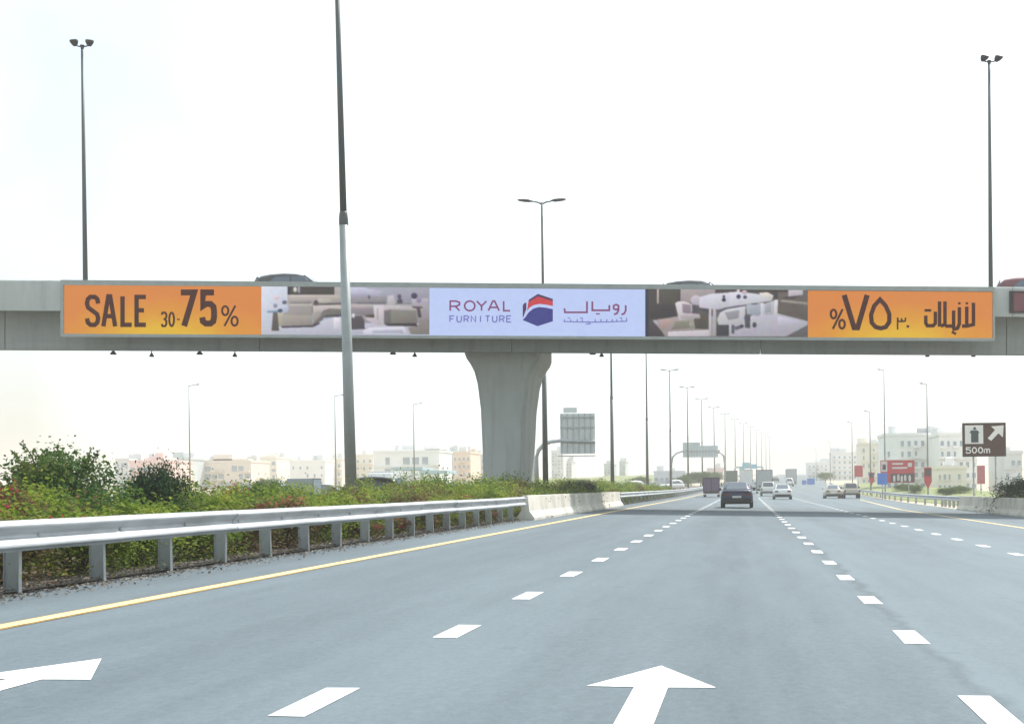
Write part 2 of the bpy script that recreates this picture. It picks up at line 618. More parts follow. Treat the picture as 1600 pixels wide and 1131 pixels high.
YL = [0, 5, 10, 15, 20, 25, 30, 40, 50, 60, 70, 80, 90, 100, 110, 120, 130, 140, 160, 180, 200, 220, 240, 260, 280, 300, 330, 360, 400, 450, 500, 600]
ribbon(lambda y: -5.975, 0.23, YL, 'edge_line_glare_fringe', M_FRINGEYEL, 0.004)  # wider orange strip paints the fringe of the line's overexposure
ribbon(lambda y: -5.97, 0.155, YL, 'edge_line', M_YELLOW, 0.008)  # cream core paints the blown-out middle of the yellow line
ribbon(lambda y: 8.75 if y < 80 else 8.75 + min(3.7, (y - 80) * 0.045), 0.16, YL, 'edge_line', M_YELLOW, 0.006)
DASH = {}
for lx in (-2.35, 1.31, 5.03):
    k = 0
    y = 3.95
    while y < 330:
        L = 1.0 if y < 90 else 1.05
        if y > 150 and k % 2:
            y += 3.72
            k += 1
            continue
        c = R(lx, y)
        ya, yb = y - L / 2, y + L / 2
        pa, pb = R(lx, ya, 0.004), R(lx, yb, 0.004)
        w = 0.095
        mb = MB()
        j = [random.uniform(-0.006, 0.006) for _ in range(8)]
        mb.add([(pa.x - w + j[0], ya + j[1] * 2, pa.z + 0.0024), (pa.x + w + j[2], ya + j[3] * 2, pa.z - 0.0024),
                (pb.x + w + j[4], yb + j[5] * 2, pb.z - 0.0024), (pb.x - w + j[6], yb + j[7] * 2, pb.z + 0.0024)], [(0, 1, 2, 3)])
        mb.build('lane_dash', M_WHITE, road)
        y += 3.72
        k += 1
for ax in (-4.30, -0.58, 3.17, 6.9):
    y0 = 9.36
    pts = [(0, y0), (0.385, y0 - 0.98), (0.10, y0 - 1.0), (0.10, y0 - 4.6), (-0.10, y0 - 4.6), (-0.10, y0 - 1.0), (-0.385, y0 - 0.98)]
    mb = MB()
    mb.add([(ax + x, y, gz(ax + x, y) + 0.004) for x, y in pts], [(0, 1, 2), (0, 2, 5), (0, 5, 6), (2, 3, 4, 5)])
    mb.build('lane_arrow', M_WHITE, road)

# grit and fallen leaves along the foot of the guardrail
def leaf_cloud(pts, nrm, size, seed, aspect=0.55, fold=0.25):
    """numpy leaf quads (two triangles, folded along the rib)"""
    r = np.random.default_rng(seed)
    n = len(pts)
    d = r.normal(size=(n, 3))
    d -= nrm * np.sum(d * nrm, axis=1, keepdims=True)
    d /= np.linalg.norm(d, axis=1, keepdims=True) + 1e-9
    s = np.cross(nrm, d)
    L = size * r.uniform(0.6, 1.35, size=(n, 1))
    W = L * aspect
    a = pts - d * L * 0.5
    b = pts + d * L * 0.5
    c1 = pts + s * W * 0.5 + nrm * W * fold
    c2 = pts - s * W * 0.5 + nrm * W * fold
    v = np.stack([a, c1, b, c2], axis=1).reshape(-1, 3)
    i = np.arange(n)[:, None] * 4
    f = np.concatenate([i + np.array([[0, 1, 2]]), i + np.array([[0, 2, 3]])], axis=0)
    return v, f


def np_mesh(name, v, f, m):
    me = bpy.data.meshes.new(name)
    me.vertices.add(len(v))
    me.vertices.foreach_set('co', v.astype(np.float32).ravel())
    me.loops.add(f.size)
    me.loops.foreach_set('vertex_index', f.astype(np.int32).ravel())
    me.polygons.add(len(f))
    me.polygons.foreach_set('loop_start', np.arange(0, f.size, f.shape[1], dtype=np.int32))
    me.update()
    me.validate()
    me.materials.append(m)
    return me


def np_obj(name, v, f, m, parent=None):
    o = bpy.data.objects.new(name, np_mesh(name, v, f, m))
    COL.objects.link(o)
    o.parent = parent
    return o


n = 8500
yy = 9 + 38 * rng.random(n) ** 1.3
xx = -7.55 + np.abs(rng.normal(0, 0.2, n)) * np.where(rng.random(n) < 0.55, 1.15, -1.6)
pp = np.stack([xx, yy, np.array([gz(a, b) for a, b in zip(xx, yy)]) + 0.035 * (xx < -7.5) + 0.012], axis=1)
nn = rng.normal(0, 0.35, (n, 3)) + np.array([0, 0, 1.0])
nn /= np.linalg.norm(nn, axis=1, keepdims=True)
v, f = leaf_cloud(pp, nn, 0.05, 3)
tag(np_obj('leaf_litter', v, f, L_LITTER), 'dry leaves and grit along the foot of the guardrail', 'litter', kind='stuff')


# ------------------------------------------------------------------ flyover
c0 = P(800, 550, 65.0)
bx = Vector((1, 0.034, -0.0143)).normalized()
by = Vector((-0.034, 1, 0)).normalized()
bzv = bx.cross(by).normalized()
by = bzv.cross(bx).normalized()
BM = Matrix(((bx.x, by.x, bzv.x, c0.x), (bx.y, by.y, bzv.y, c0.y), (bx.z, by.z, bzv.z, c0.z), (0, 0, 0, 1)))
BI = BM.inverted()
bridge = thing('flyover_bridge', 'grey concrete flyover crossing the highway on a flared pier', 'bridge')
bridge.matrix_world = BM
CAMP = Vector((0, 0, CAMH))


def on_bridge(px, py, ly):
    """bridge-local point where the view line of a photo pixel meets the plane y = ly"""
    q = P(px, py, 60.0)
    a, b = BI @ CAMP, BI @ q
    t = (ly - a.y) / (b.y - a.y)
    return a + (b - a) * t


X0, X1 = -46.0, 46.0
mb = MB()
mb.prism_x([(-1.0, 1.76), (-1.0, 2.02), (10.6, 2.52), (10.6, 2.28), (9.6, 1.95), (9.2, 1.06), (0.9, 0.58), (0.55, 1.74)], X0, X1)
mb.build('deck', M_CONCD, bridge)
for k in range(8):          # front edge girder, cast in lengths
    xa, xb = X0 + k * 11.5, X0 + (k + 1) * 11.5 - 0.03
    mb = MB()
    mb.prism_x([(0.0, 0.0), (0.0, 1.752), (0.5, 1.752), (0.5, 0.0)], xa, xb)
    mb.build('edge_girder', M_CONCD, bridge, bevel=0.02)
for k in range(16):         # front parapet panels
    xa, xb = X0 + k * 5.75, X0 + (k + 1) * 5.75 - 0.02
    mb = MB()
    mb.prism_x([(-1.25, 1.62), (-1.25, 2.94), (-1.20, 2.99), (-1.02, 2.99), (-0.97, 2.94), (-0.95, 2.04), (-1.003, 2.0), (-1.003, 1.62)], xa, xb)
    mb.build('parapet_panel', M_CONC, bridge)
for k in range(16):
    xa, xb = X0 + k * 5.75, X0 + (k + 1) * 5.75 - 0.02
    mb = MB()
    mb.prism_x([(10.3, 2.53), (10.3, 3.35), (10.6, 3.35), (10.6, 2.53)], xa, xb)
    mb.build('rear_parapet_panel', M_CONC, bridge)
# pier: flared, aligned with the road, chamfered corners
pc = BI @ P(786.5, 650, 67.2)
lev = [(-6.6, 0.98), (-5.7, 0.96), (-4.35, 0.99), (-2.5, 1.07), (-1.3, 1.22), (-0.75, 1.36), (-0.42, 1.52), (-0.12, 1.72), (0.1, 1.80), (0.72, 1.80)]
rings = []
for z, hw in lev:
    c = 0.16
    ya, yb = 2.1 - (hw - 0.98) * 0.35, 6.8 + (hw - 0.98) * 0.35
    rings.append([(pc.x + sx * (hw - (c if kx else 0)), (ya if sy < 0 else yb) + (0 if kx else c) * (-sy), z) for sx, sy, kx in
                  ((-1, -1, 0), (-1, -1, 1), (1, -1, 1), (1, -1, 0), (1, 1, 0), (1, 1, 1), (-1, 1, 1), (-1, 1, 0))])
mb = MB()
mb.loft(rings)
mb.build('pier', M_CONC, bridge)

# lights hung under the deck
def bridge_lamp(px, low, label):
    ly = 8.6 if low else 2.2
    q = on_bridge(px, 552, ly)
    zs = 0.58 + (ly - 0.9) / 8.3 * 0.48
    zb = on_bridge(px, 557.5 if low else 554.0, ly).z
    o = thing('under_deck_lamp', label, 'lamp', group='lamps under the flyover')
    o.matrix_world = BM @ Matrix.Translation((q.x, ly, 0))
    mb = MB()
    mb.tube([(0, 0, zs + 0.02), (0, 0, zb + 0.1)], 0.03, 8)
    mb.build('stem', M_DARK, o)
    mb = MB()
    r = 0.13 if low else 0.16
    mb.tube([(0, 0, zb + 0.2), (0, 0, zb + 0.14), (0, 0, zb + 0.03), (0, 0, zb)], [0.04, 0.07, r, r * 0.85], 12)
    mb.build('lamp_housing', M_DARK, o)


for px, low, lab in ((177, 0, 'round lamp under the flyover below the word SALE'), (237, 1, 'hanging cone lamp under the flyover below the number 30'),
                     (312, 0, 'round lamp under the flyover below the number 75'), (367, 1, 'hanging cone lamp under the flyover below the percent sign of 75'),
                     (614, 0, 'round lamp under the flyover below the sofa picture'), (648, 1, 'hanging cone lamp under the flyover just left of the pier'),
                     (926, 0, 'round lamp under the flyover just right of the pier'), (940, 1, 'hanging cone lamp under the flyover just right of the pier'),
                     (1449, 1, 'left hanging cone lamp under the right end of the billboard'), (1466, 0, 'left round lamp under the right end of the billboard'),
                     (1521, 1, 'rightmost hanging cone lamp under the flyover'), (1543, 0, 'rightmost round lamp under the flyover')):
    bridge_lamp(px, low, lab)

# ------------------------------------------------------------------ LED billboard on the parapet
SY = -1.62                  # front plane of the screen in bridge space
bill = thing('led_billboard', 'long lit furniture sale billboard fixed along the flyover parapet', 'billboard')
bill.matrix_world = BM


def S(px, py, d=0.0):
    q = on_bridge(px, py, SY)
    return (q.x, SY - d, q.z)


def quad_panel(c, y0, y1):
    """box whose front is the quad c (bl, br, tr, tl) as (x, z)"""
    mb = MB()
    mb.add([(x, y0, z) for x, z in c] + [(x, y1, z) for x, z in c], [(0, 1, 2, 3), (7, 6, 5, 4), (0, 4, 5, 1), (1, 5, 6, 2), (2, 6, 7, 3), (3, 7, 4, 0)])
    return mb


def ytop(px):
    return 438 + (px - 95) * 11 / 1460.0


def ybot(px):
    return 525.5 + (px - 95) * 7.0 / 1460.0


def xz(px, py):
    q = on_bridge(px, py, SY)
    return (q.x, q.z)


fr = quad_panel([xz(95, ybot(95)), xz(1554, ybot(1554)), xz(1554, ytop(1554)), xz(95, ytop(95))], SY + 0.06, -1.26)
fr.build('cabinet', M_SFRAME, bill)
for pa, pb, qa, qb in ((95, 1554, 0, 1), (95, 1554, 2, 3), (95, 100, 4, 4), (1551, 1554.5, 4, 4)):
    if qa == 0:
        c = [xz(pa, ytop(pa) + 7.5), xz(pb, ytop(pb) + 6.5), xz(pb, ytop(pb) - 0.5), xz(pa, ytop(pa) - 0.5)]
    elif qa == 2:
        c = [xz(pa, ybot(pa) + 0.5), xz(pb, ybot(pb) + 0.5), xz(pb, ybot(pb) - 4), xz(pa, ybot(pa) - 4)]
    else:
        c = [xz(pa, ybot(pa) - 4.05), xz(pb, ybot(pb) - 4.05), xz(pb, ytop(pb) + 7.0), xz(pa, ytop(pa) + 7.0)]
    quad_panel(c, SY - 0.04, SY + 0.059).build('frame_bar', M_SFRAME, bill)
for px in range(110, 1550, 62):
    q = xz(px, ybot(px) - 20)
    MB().box(q[0] - 0.06, q[0] + 0.06, -1.262, -1.2, q[1], q[1] + 0.5).build('bracket', M_SFRAME, bill)

SCREENS = []
for pa, pb, m, nm in ((100.3, 408, None, 'orange'), (408.4, 671, (176, 182, 205), 'image'), (671.4, 1008, (186, 202, 244), 'logo'), (1008.4, 1262, (92, 88, 90), 'image'), (1262.4, 1550.5, None, 'orange')):
    c = [xz(pa, ybot(pa) - 4.1), xz(pb, ybot(pb) - 4.1), xz(pb, ytop(pb) + 7.4), xz(pa, ytop(pa) + 7.4)]
    o = quad_panel(c, SY, SY + 0.058).build('screen', glow_screen_mat() if m is None else screen_mat(m), bill)
    SCREENS.append(o)
tag(SCREENS[0], 'orange screen reading SALE 30-75%')
tag(SCREENS[1], 'screen showing a beige sofa room')
tag(SCREENS[2], 'pale blue screen with the logo between English and Arabic names')
tag(SCREENS[3], 'screen showing a white dining table and chairs')
tag(SCREENS[4], 'orange screen with Arabic sale lettering')


def stroke_mesh(strokes, w, d):
    """flat thick poly-lines given in photo pixels, laid on the screen"""
    mb = MB()
    for st in strokes:
        ww = w
        if isinstance(st[0], (int, float)):
            ww, st = st[0], st[1]
        pts = [Vector(p) for p in st]
        closed = (pts[0] - pts[-1]).length < 1e-6
        L, Rr = [], []
        n = len(pts)
        for i, p in enumerate(pts):
            if closed:
                a, b = pts[(i - 1) % (n - 1)], pts[(i + 1) % (n - 1)] if i < n - 1 else pts[1]
                d0, d1 = (p - a).normalized(), (b - p).normalized()
            else:
                d0 = (p - pts[i - 1]).normalized() if i else (pts[1] - p).normalized()
                d1 = (pts[i + 1] - p).normalized() if i < n - 1 else d0
            t = d0 + d1
            t = t.normalized() if t.length > 1e-6 else d0
            nrm = Vector((-t.y, t.x))
            k = ww / 2 / max(0.55, nrm.dot(Vector((-d0.y, d0.x))))
            L.append(p + nrm * k)
            Rr.append(p - nrm * k)
        vs = [S(q.x, q.y, d) for q in L] + [S(q.x, q.y, d) for q in Rr]
        mb.add(vs, [(i, i + 1, n + i + 1, n + i) for i in range(n - 1)])
    return mb


def arc(cx, cy, rx, ry, a0, a1, n=10):
    return [(cx + rx * math.cos(math.radians(a0 + (a1 - a0) * i / n)), cy + ry * math.sin(math.radians(a0 + (a1 - a0) * i / n))) for i in range(n + 1)]


def glyph(ch, x0, y0, x1, y1):
    """stroke letters in the box (x0, y0) - (x1, y1); y grows downwards"""
    X = lambda u: x0 + (x1 - x0) * u
    Y = lambda v: y0 + (y1 - y0) * v
    w, h = x1 - x0, y1 - y0
    pl = lambda *p: [(X(a), Y(b)) for a, b in p]
    q = [(a / 100, b / 100) for a, b in ()]
    G = {
        'A': [pl((0, 1), (0.42, 0), (0.58, 0), (1, 1)), pl((0.2, 0.66), (0.8, 0.66))],
        'L': [pl((0, 0), (0, 1), (1, 1))],
        'E': [pl((1, 0), (0, 0), (0, 1), (1, 1)), pl((0, 0.48), (0.8, 0.48))],
        'R': [pl((0, 1), (0, 0), (0.65, 0), (1, 0.14), (1, 0.38), (0.65, 0.54), (0, 0.54)), pl((0.55, 0.54), (1, 1))],
        'Y': [pl((0, 0), (0.5, 0.52), (0.5, 1)), pl((1, 0), (0.5, 0.52))],
        'F': [pl((1, 0), (0, 0), (0, 1)), pl((0, 0.48), (0.8, 0.48))],
        'U': [pl((0, 0), (0, 0.75), (0.22, 1), (0.78, 1), (1, 0.75), (1, 0))],
        'N': [pl((0, 1), (0, 0), (1, 1), (1, 0))],
        'I': [pl((0.5, 0), (0.5, 1))],
        'T': [pl((0, 0), (1, 0)), pl((0.5, 0), (0.5, 1))],
        'S': [pl((1, 0.24), (0.92, 0.08), (0.7, 0), (0.3, 0), (0.08, 0.08), (0, 0.24), (0.1, 0.38), (0.5, 0.5), (0.9, 0.62), (1, 0.77), (0.92, 0.92), (0.7, 1), (0.3, 1), (0.08, 0.92), (0, 0.77))],
        '7': [pl((0, 0), (1, 0), (0.25, 1))],
        '5': [pl((1, 0), (0.08, 0), (0.04, 0.45), (0.3, 0.37), (0.7, 0.37), (0.95, 0.46), (1, 0.6), (1, 0.8), (0.93, 0.93), (0.7, 1), (0.3, 1), (0.06, 0.93), (0, 0.8))],
        '3': [pl((0, 0.16), (0.2, 0), (0.75, 0), (1, 0.14), (1, 0.36), (0.7, 0.48), (0.4, 0.48)), pl((0.7, 0.48), (1, 0.62), (1, 0.86), (0.75, 1), (0.2, 1), (0, 0.84))],
        '0': [arc(X(0.5), Y(0.5), w / 2, h / 2, -90, 270, 16)],
        'O': [arc(X(0.5), Y(0.5), w / 2, h / 2, -90, 270, 20)],
        'm': [pl((0, 1), (0, 0)), pl((0, 0.2), (0.15, 0), (0.4, 0), (0.5, 0.2), (0.5, 1)), pl((0.5, 0.2), (0.65, 0), (0.9, 0), (1, 0.2), (1, 1))],
        '%': [arc(X(0.2), Y(0.25), w * 0.2, h * 0.22, -90, 270, 12), arc(X(0.8), Y(0.76), w * 0.2, h * 0.22, -90, 270, 12), pl((0.85, 0), (0.15, 1))],
    }
    return G[ch]


LT_BROWN = screen_mat((58, 8, 4))
LT_MAROON = screen_mat((128, 62, 112))
LT_BLUE = screen_mat((112, 112, 186))


def letters(txt, boxes, w, m, parent, d=0.004, name='letter'):
    for ch, b in zip(txt, boxes):
        stroke_mesh(glyph(ch, *b), w, d).build(name, m, parent)


s0, s1, s2, s3, s4 = SCREENS
letters('SALE', [(136, 464, 153.5, 507.5), (161.5, 463, 180, 510), (191.5, 463, 206, 507.5), (213.5, 464, 228, 507.5)], 7.0, LT_BROWN, s0)
letters('30', [(252.5, 488.5, 260, 509.5), (264.5, 488.5, 272, 509.5)], 3.3, LT_BROWN, s0)
stroke_mesh([[(276.5, 499), (281, 499)]], 2.4, 0.004).build('dash', LT_BROWN, s0)
letters('75', [(282.5, 457, 303.5, 509.5), (316, 457, 334.5, 505.5)], 9.4, LT_BROWN, s0)
letters('%', [(347, 477.5, 371.5, 509.5)], 3.3, LT_BROWN, s0)
# Arabic side
letters('%', [(1298, 483, 1320, 514)], 3.6, LT_BROWN, s4)
stroke_mesh([[(1319, 461), (1334.5, 512), (1340, 512), (1355, 461)]], 8.2, 0.004).build('letter', LT_BROWN, s4)
stroke_mesh([[(1375, 468), (1366, 478), (1361, 492), (1362, 504), (1368, 511), (1376, 513), (1384, 511), (1389.5, 503), (1389.5, 491), (1384, 478), (1375, 468)]], 6.8, 0.005).build('letter', LT_BROWN, s4)
stroke_mesh([[(1402.5, 496), (1402.5, 515)], [(1402.5, 496), (1403.5, 502), (1408, 502.5), (1409, 497)], [(1409, 500), (1411, 502.5), (1414.5, 501.5), (1415, 496)]], 2.6, 0.004).build('letter', LT_BROWN, s4)
stroke_mesh([[(1416.5, 510), (1420.5, 510)]], 4, 0.004).build('letter', LT_BROWN, s4)
AR = [
    [[(1521, 473), (1521, 507), (1511, 509.5), (1503, 509.5)]],
    [[(1510.5, 479), (1510.5, 508)], [3.6, [(1508.6, 474), (1512.6, 474)]]],
    [[(1499, 480), (1499, 506), (1496, 513), (1488, 515)], [3.6, [(1497, 474), (1501, 474)]]],
    [[(1490, 485), (1490, 509.5), (1477, 509.5)], [3.8, [(1487, 518.5), (1494, 522)]]],
    [[(1476.5, 471), (1476.5, 507), (1470, 509.5)]],
    [[(1468, 471), (1468, 510.5)]],
    [[(1446.5, 493), (1446.5, 505), (1449, 509), (1458, 509), (1461.5, 505), (1461.5, 487)], [4.2, [(1444.5, 485), (1455, 485)]]],
]
for st in AR:
    stroke_mesh(st, 5.6, 0.004).build('letter', LT_BROWN, s4)
# middle screen: names and emblem
letters('ROYAL', [(703.5, 470.5, 718, 485.5), (726, 470.5, 742, 485.5), (745, 470.5, 760, 485.5), (763, 470.5, 780, 485.5), (787, 470.5, 797, 485.5)], 2.7, LT_MAROON, s2)
fx = [702.6 + i * 11.1 for i in range(9)]
letters('FURNITURE', [(x + 0.4, 493.6, x + 7.2, 503) for x in fx], 2.0, LT_BLUE, s2)


def poly(pts, m, parent, d, name='picture_area'):
    mb = MB()
    mb.add([S(x, y, d) for x, y in pts], [tuple(range(len(pts)))])
    return mb.build(name, m, parent)


def Z3(x, y):
    return (660 + x * 0.225, 430 + y * 0.225)


LOGO_RED, LOGO_BLUE, LOGO_DK = screen_mat((196, 52, 66)), screen_mat((48, 50, 132)), screen_mat((72, 40, 84))
poly([Z3(*p) for p in ((697, 312), (800, 354), (906, 320), (906, 236), (860, 226), (810, 221), (770, 232), (738, 258), (716, 290))], LOGO_BLUE, s2, 0.004, 'emblem_piece')
poly([Z3(*p) for p in ((726, 250), (745, 224), (775, 207), (815, 200), (860, 205), (906, 214), (906, 166), (802, 131), (738, 172))], LOGO_RED, s2, 0.004, 'emblem_piece')
poly([Z3(*p) for p in ((738, 171), (802, 130), (906, 165), (906, 180), (803, 148), (760, 172), (738, 186))], LOGO_DK, s2, 0.006, 'emblem_piece')
poly([Z3(*p) for p in ((697, 300), (712, 262), (722, 236), (722, 190), (708, 194), (697, 208))], LOGO_DK, s2, 0.004, 'emblem_piece')
ARN = [
    [[Z3(1412, 208), Z3(1412, 245), Z3(1402, 266), Z3(1382, 274)]],
    [[Z3(1362, 232), Z3(1345, 240), Z3(1328, 232), Z3(1328, 212), Z3(1345, 204), Z3(1362, 212), Z3(1362, 244), Z3(1350, 266), Z3(1330, 272)]],
    [[Z3(1298, 208), Z3(1298, 244), Z3(1180, 244), Z3(1180, 182)], [2.2, [Z3(1205, 268), Z3(1232, 268)]]],
    [[Z3(1143, 182), Z3(1143, 258), Z3(990, 258), Z3(986, 230)]],
]
for st in ARN:
    stroke_mesh(st, 2.9, 0.004).build('letter', LT_MAROON, s2)
sm = [[Z3(1418, 296), Z3(1418, 320), Z3(1300, 324), Z3(1160, 326), Z3(985, 322), Z3(985, 306)]]
for x in (1385, 1350, 1318, 1280, 1240, 1200, 1110, 1075, 1030):
    sm.append([Z3(x, 305), Z3(x, 323)])
sm += [[Z3(1150, 318), Z3(1165, 338), Z3(1135, 340)], [Z3(1095, 298), Z3(1115, 298)], [Z3(1370, 298), Z3(1388, 298)], [Z3(1010, 297), Z3(1025, 297)]]
for i, st in enumerate(sm):
    stroke_mesh([st], 1.7, 0.004 + 0.0005 * i).build('letter', LT_BLUE, s2)


def E(cx, cy, rx, ry):
    return [(cx + rx * math.cos(t), cy + ry * math.sin(t)) for t in [2 * math.pi * i / 18 for i in range(18)]]


def B(x0, y0, x1, y1):
    return [(x0, y0), (x1, y0), (x1, y1), (x0, y1)]


def picture(parent, x0, x1, y0, y1, base, layers, label):
    """LED picture: areas of colour laid over each other, softened, one colour per LED cell"""
    ss = 2.0
    W, H = int((x1 - x0) * ss), int((y1 - y0) * ss)
    gx, gy = np.meshgrid(x0 + (np.arange(W) + 0.5) / ss, y0 + (np.arange(H) + 0.5) / ss)
    img = np.empty((H, W, 3))
    img[:] = base
    for ox, oy, items in layers:
        for rgb, pts in items:
            p = [(ox + u * 135 / 1600, oy + v * 135 / 1600) for u, v in pts]
            ins = np.zeros((H, W), bool)
            j = len(p) - 1
            for i in range(len(p)):
                xi, yi = p[i]
                xj, yj = p[j]
                if yi != yj:
                    ins ^= ((yi > gy) != (yj > gy)) & (gx < (xj - xi) * (gy - yi) / (yj - yi) + xi)
                j = i
            ys_ = [q[1] for q in p]
            t_ = np.clip((gy - min(ys_)) / (max(ys_) - min(ys_) + 1e-6), 0, 1)
            xs_ = [q[0] for q in p]
            u_ = np.clip((gx - min(xs_)) / (max(xs_) - min(xs_) + 1e-6), 0, 1)
            g_ = 1.10 - 0.17 * t_ - 0.06 * u_                   # every pictured surface falls off a little
            gr_ = 0.35 * (rgb[0] + rgb[1] + rgb[2]) / 3
            img[ins] = (g_[..., None] * (np.array(rgb) * 0.65 + gr_) * np.array([1.02, 1.0, 0.97]))[ins]
    k = np.exp(-0.5 * (np.arange(-5, 6) / (0.8 * ss)) ** 2)
    k /= k.sum()
    for ax in (0, 1):
        pad = np.pad(img, [(5, 5) if q == ax else (0, 0) for q in range(3)], mode='edge')
        img = sum(k[i] * np.take(pad, range(i, i + img.shape[ax]), axis=ax) for i in range(11))
    r = np.random.default_rng(W)
    img += r.normal(0, 3.0, (H, W, 1)) + r.normal(0, 2.0, (H, W, 3))
    # soft mottling of a scaled-up photograph
    low = r.normal(0, 9.0, (H // 12 + 2, W // 12 + 2, 3))
    img += np.kron(low, np.ones((12, 12, 1)))[:H, :W] * 0.2
    img = np.clip((img - 140) * 1.15 + 138, 0, 255) / 255
    lin = np.where(img <= 0.04045, img / 12.92, ((img + 0.055) / 1.055) ** 2.4)
    c00, c10, c01, c11 = [np.array(S(x, y, 0.004)) for x, y in ((x0, y0), (x1, y0), (x0, y1), (x1, y1))]
    u, v = np.meshgrid(np.linspace(0, 1, W), np.linspace(0, 1, H))
    u, v = u.reshape(-1, 1), v.reshape(-1, 1)
    co = c00 * (1 - u) * (1 - v) + c10 * u * (1 - v) + c01 * (1 - u) * v + c11 * u * v
    idx = np.arange(W * H).reshape(H, W)
    f = np.stack([idx[:-1, :-1], idx[1:, :-1], idx[1:, 1:], idx[:-1, 1:]], axis=-1).reshape(-1, 4)
    m = bpy.data.materials.new('led_picture')
    m.use_nodes = True
    n, l = m.node_tree.nodes, m.node_tree.links
    bs_ = n['Principled BSDF']
    bs_.inputs['Base Color'].default_value = (0.008, 0.008, 0.008, 1)
    bs_.inputs['Specular IOR Level'].default_value = 0.05
    bs_.inputs['Roughness'].default_value = 0.7
    at = n.new('ShaderNodeAttribute')
    at.attribute_name = 'led'
    l.new(at.outputs['Color'], bs_.inputs['Emission Color'])
    bs_.inputs['Emission Strength'].default_value = 1.0 / (2 ** EXPO)
    o = np_obj('picture', co, f, m, parent)
    ca = o.data.color_attributes.new('led', 'FLOAT_COLOR', 'POINT')
    ca.data.foreach_set('color', np.concatenate([lin.reshape(-1, 3), np.ones((W * H, 1))], axis=1).astype(np.float32).ravel())
    tag(o, label)


SOFA_A = [
    ((184, 196, 226), B(0, 60, 530, 1090)), ((165, 165, 172), B(520, 60, 1620, 480)), ((78, 74, 78), B(530, 85, 1385, 265)), ((52, 50, 72), B(530, 85, 570, 265)),
    ((150, 150, 180), B(715, 85, 760, 240)), ((200, 200, 195), E(665, 175, 35, 50)),
    ((165, 160, 165), [(540, 275), (1600, 275), (1600, 440), (560, 440)]), ((182, 178, 178), [(560, 275), (1600, 290), (1600, 330), (600, 330)]),
    ((140, 135, 140), [(570, 390), (960, 380), (960, 440), (570, 440)]), ((172, 170, 166), B(1080, 340, 1330, 440)), ((75, 68, 80), E(1050, 420, 40, 50)),
    ((95, 88, 96), [(1000, 430), (1600, 415), (1600, 450), (1000, 460)]),
    ((180, 175, 180), [(990, 470), (1620, 450), (1620, 560), (1250, 540), (1100, 610), (990, 600)]),
    ((176, 184, 212), [(0, 880), (420, 870), (1000, 850), (1180, 740), (1400, 680), (1620, 690), (1620, 1090), (0, 1090)]),
    ((112, 108, 112), [(1180, 560), (1300, 520), (1620, 540), (1620, 660), (1200, 690), (1160, 740), (1000, 840), (990, 790), (1130, 640)]),
    ((80, 80, 95), [(1230, 640), (1620, 620), (1620, 660), (1180, 690)]),
    ((72, 66, 95), [(400, 835), (990, 822), (1100, 780), (1130, 800), (1000, 862), (420, 878)]),
    ((146, 143, 150), [(440, 480), (560, 440), (980, 440), (985, 830), (450, 850)]), ((180, 176, 180), [(540, 440), (980, 435), (980, 475), (560, 480)]),
    ((152, 149, 146), [(430, 640), (980, 650), (980, 826), (440, 846)]), ((170, 168, 150), [(340, 610), (430, 600), (440, 850), (360, 850)]),
    ((150, 146, 152), [(985, 600), (1150, 560), (1150, 640), (1000, 800)]), ((110, 104, 108), [(975, 470), (992, 470), (992, 600), (975, 600)]),
    ((200, 202, 228), [(1380, 690), (1490, 690), (1500, 900), (1370, 900)]), ((85, 80, 105), E(1450, 650, 40, 30)),
    ((95, 88, 92), [(260, 600), (340, 600), (370, 930), (230, 930)]), ((110, 150, 175), [(150, 565), (420, 555), (420, 600), (150, 600)]),
    ((170, 186, 222), E(480, 520, 70, 80)), ((90, 95, 130), E(470, 410, 45, 35)), ((60, 80, 120), E(390, 560, 45, 32)), ((130, 140, 180), E(300, 470, 40, 40)), ((205, 190, 215), E(320, 320, 60, 50)),
]
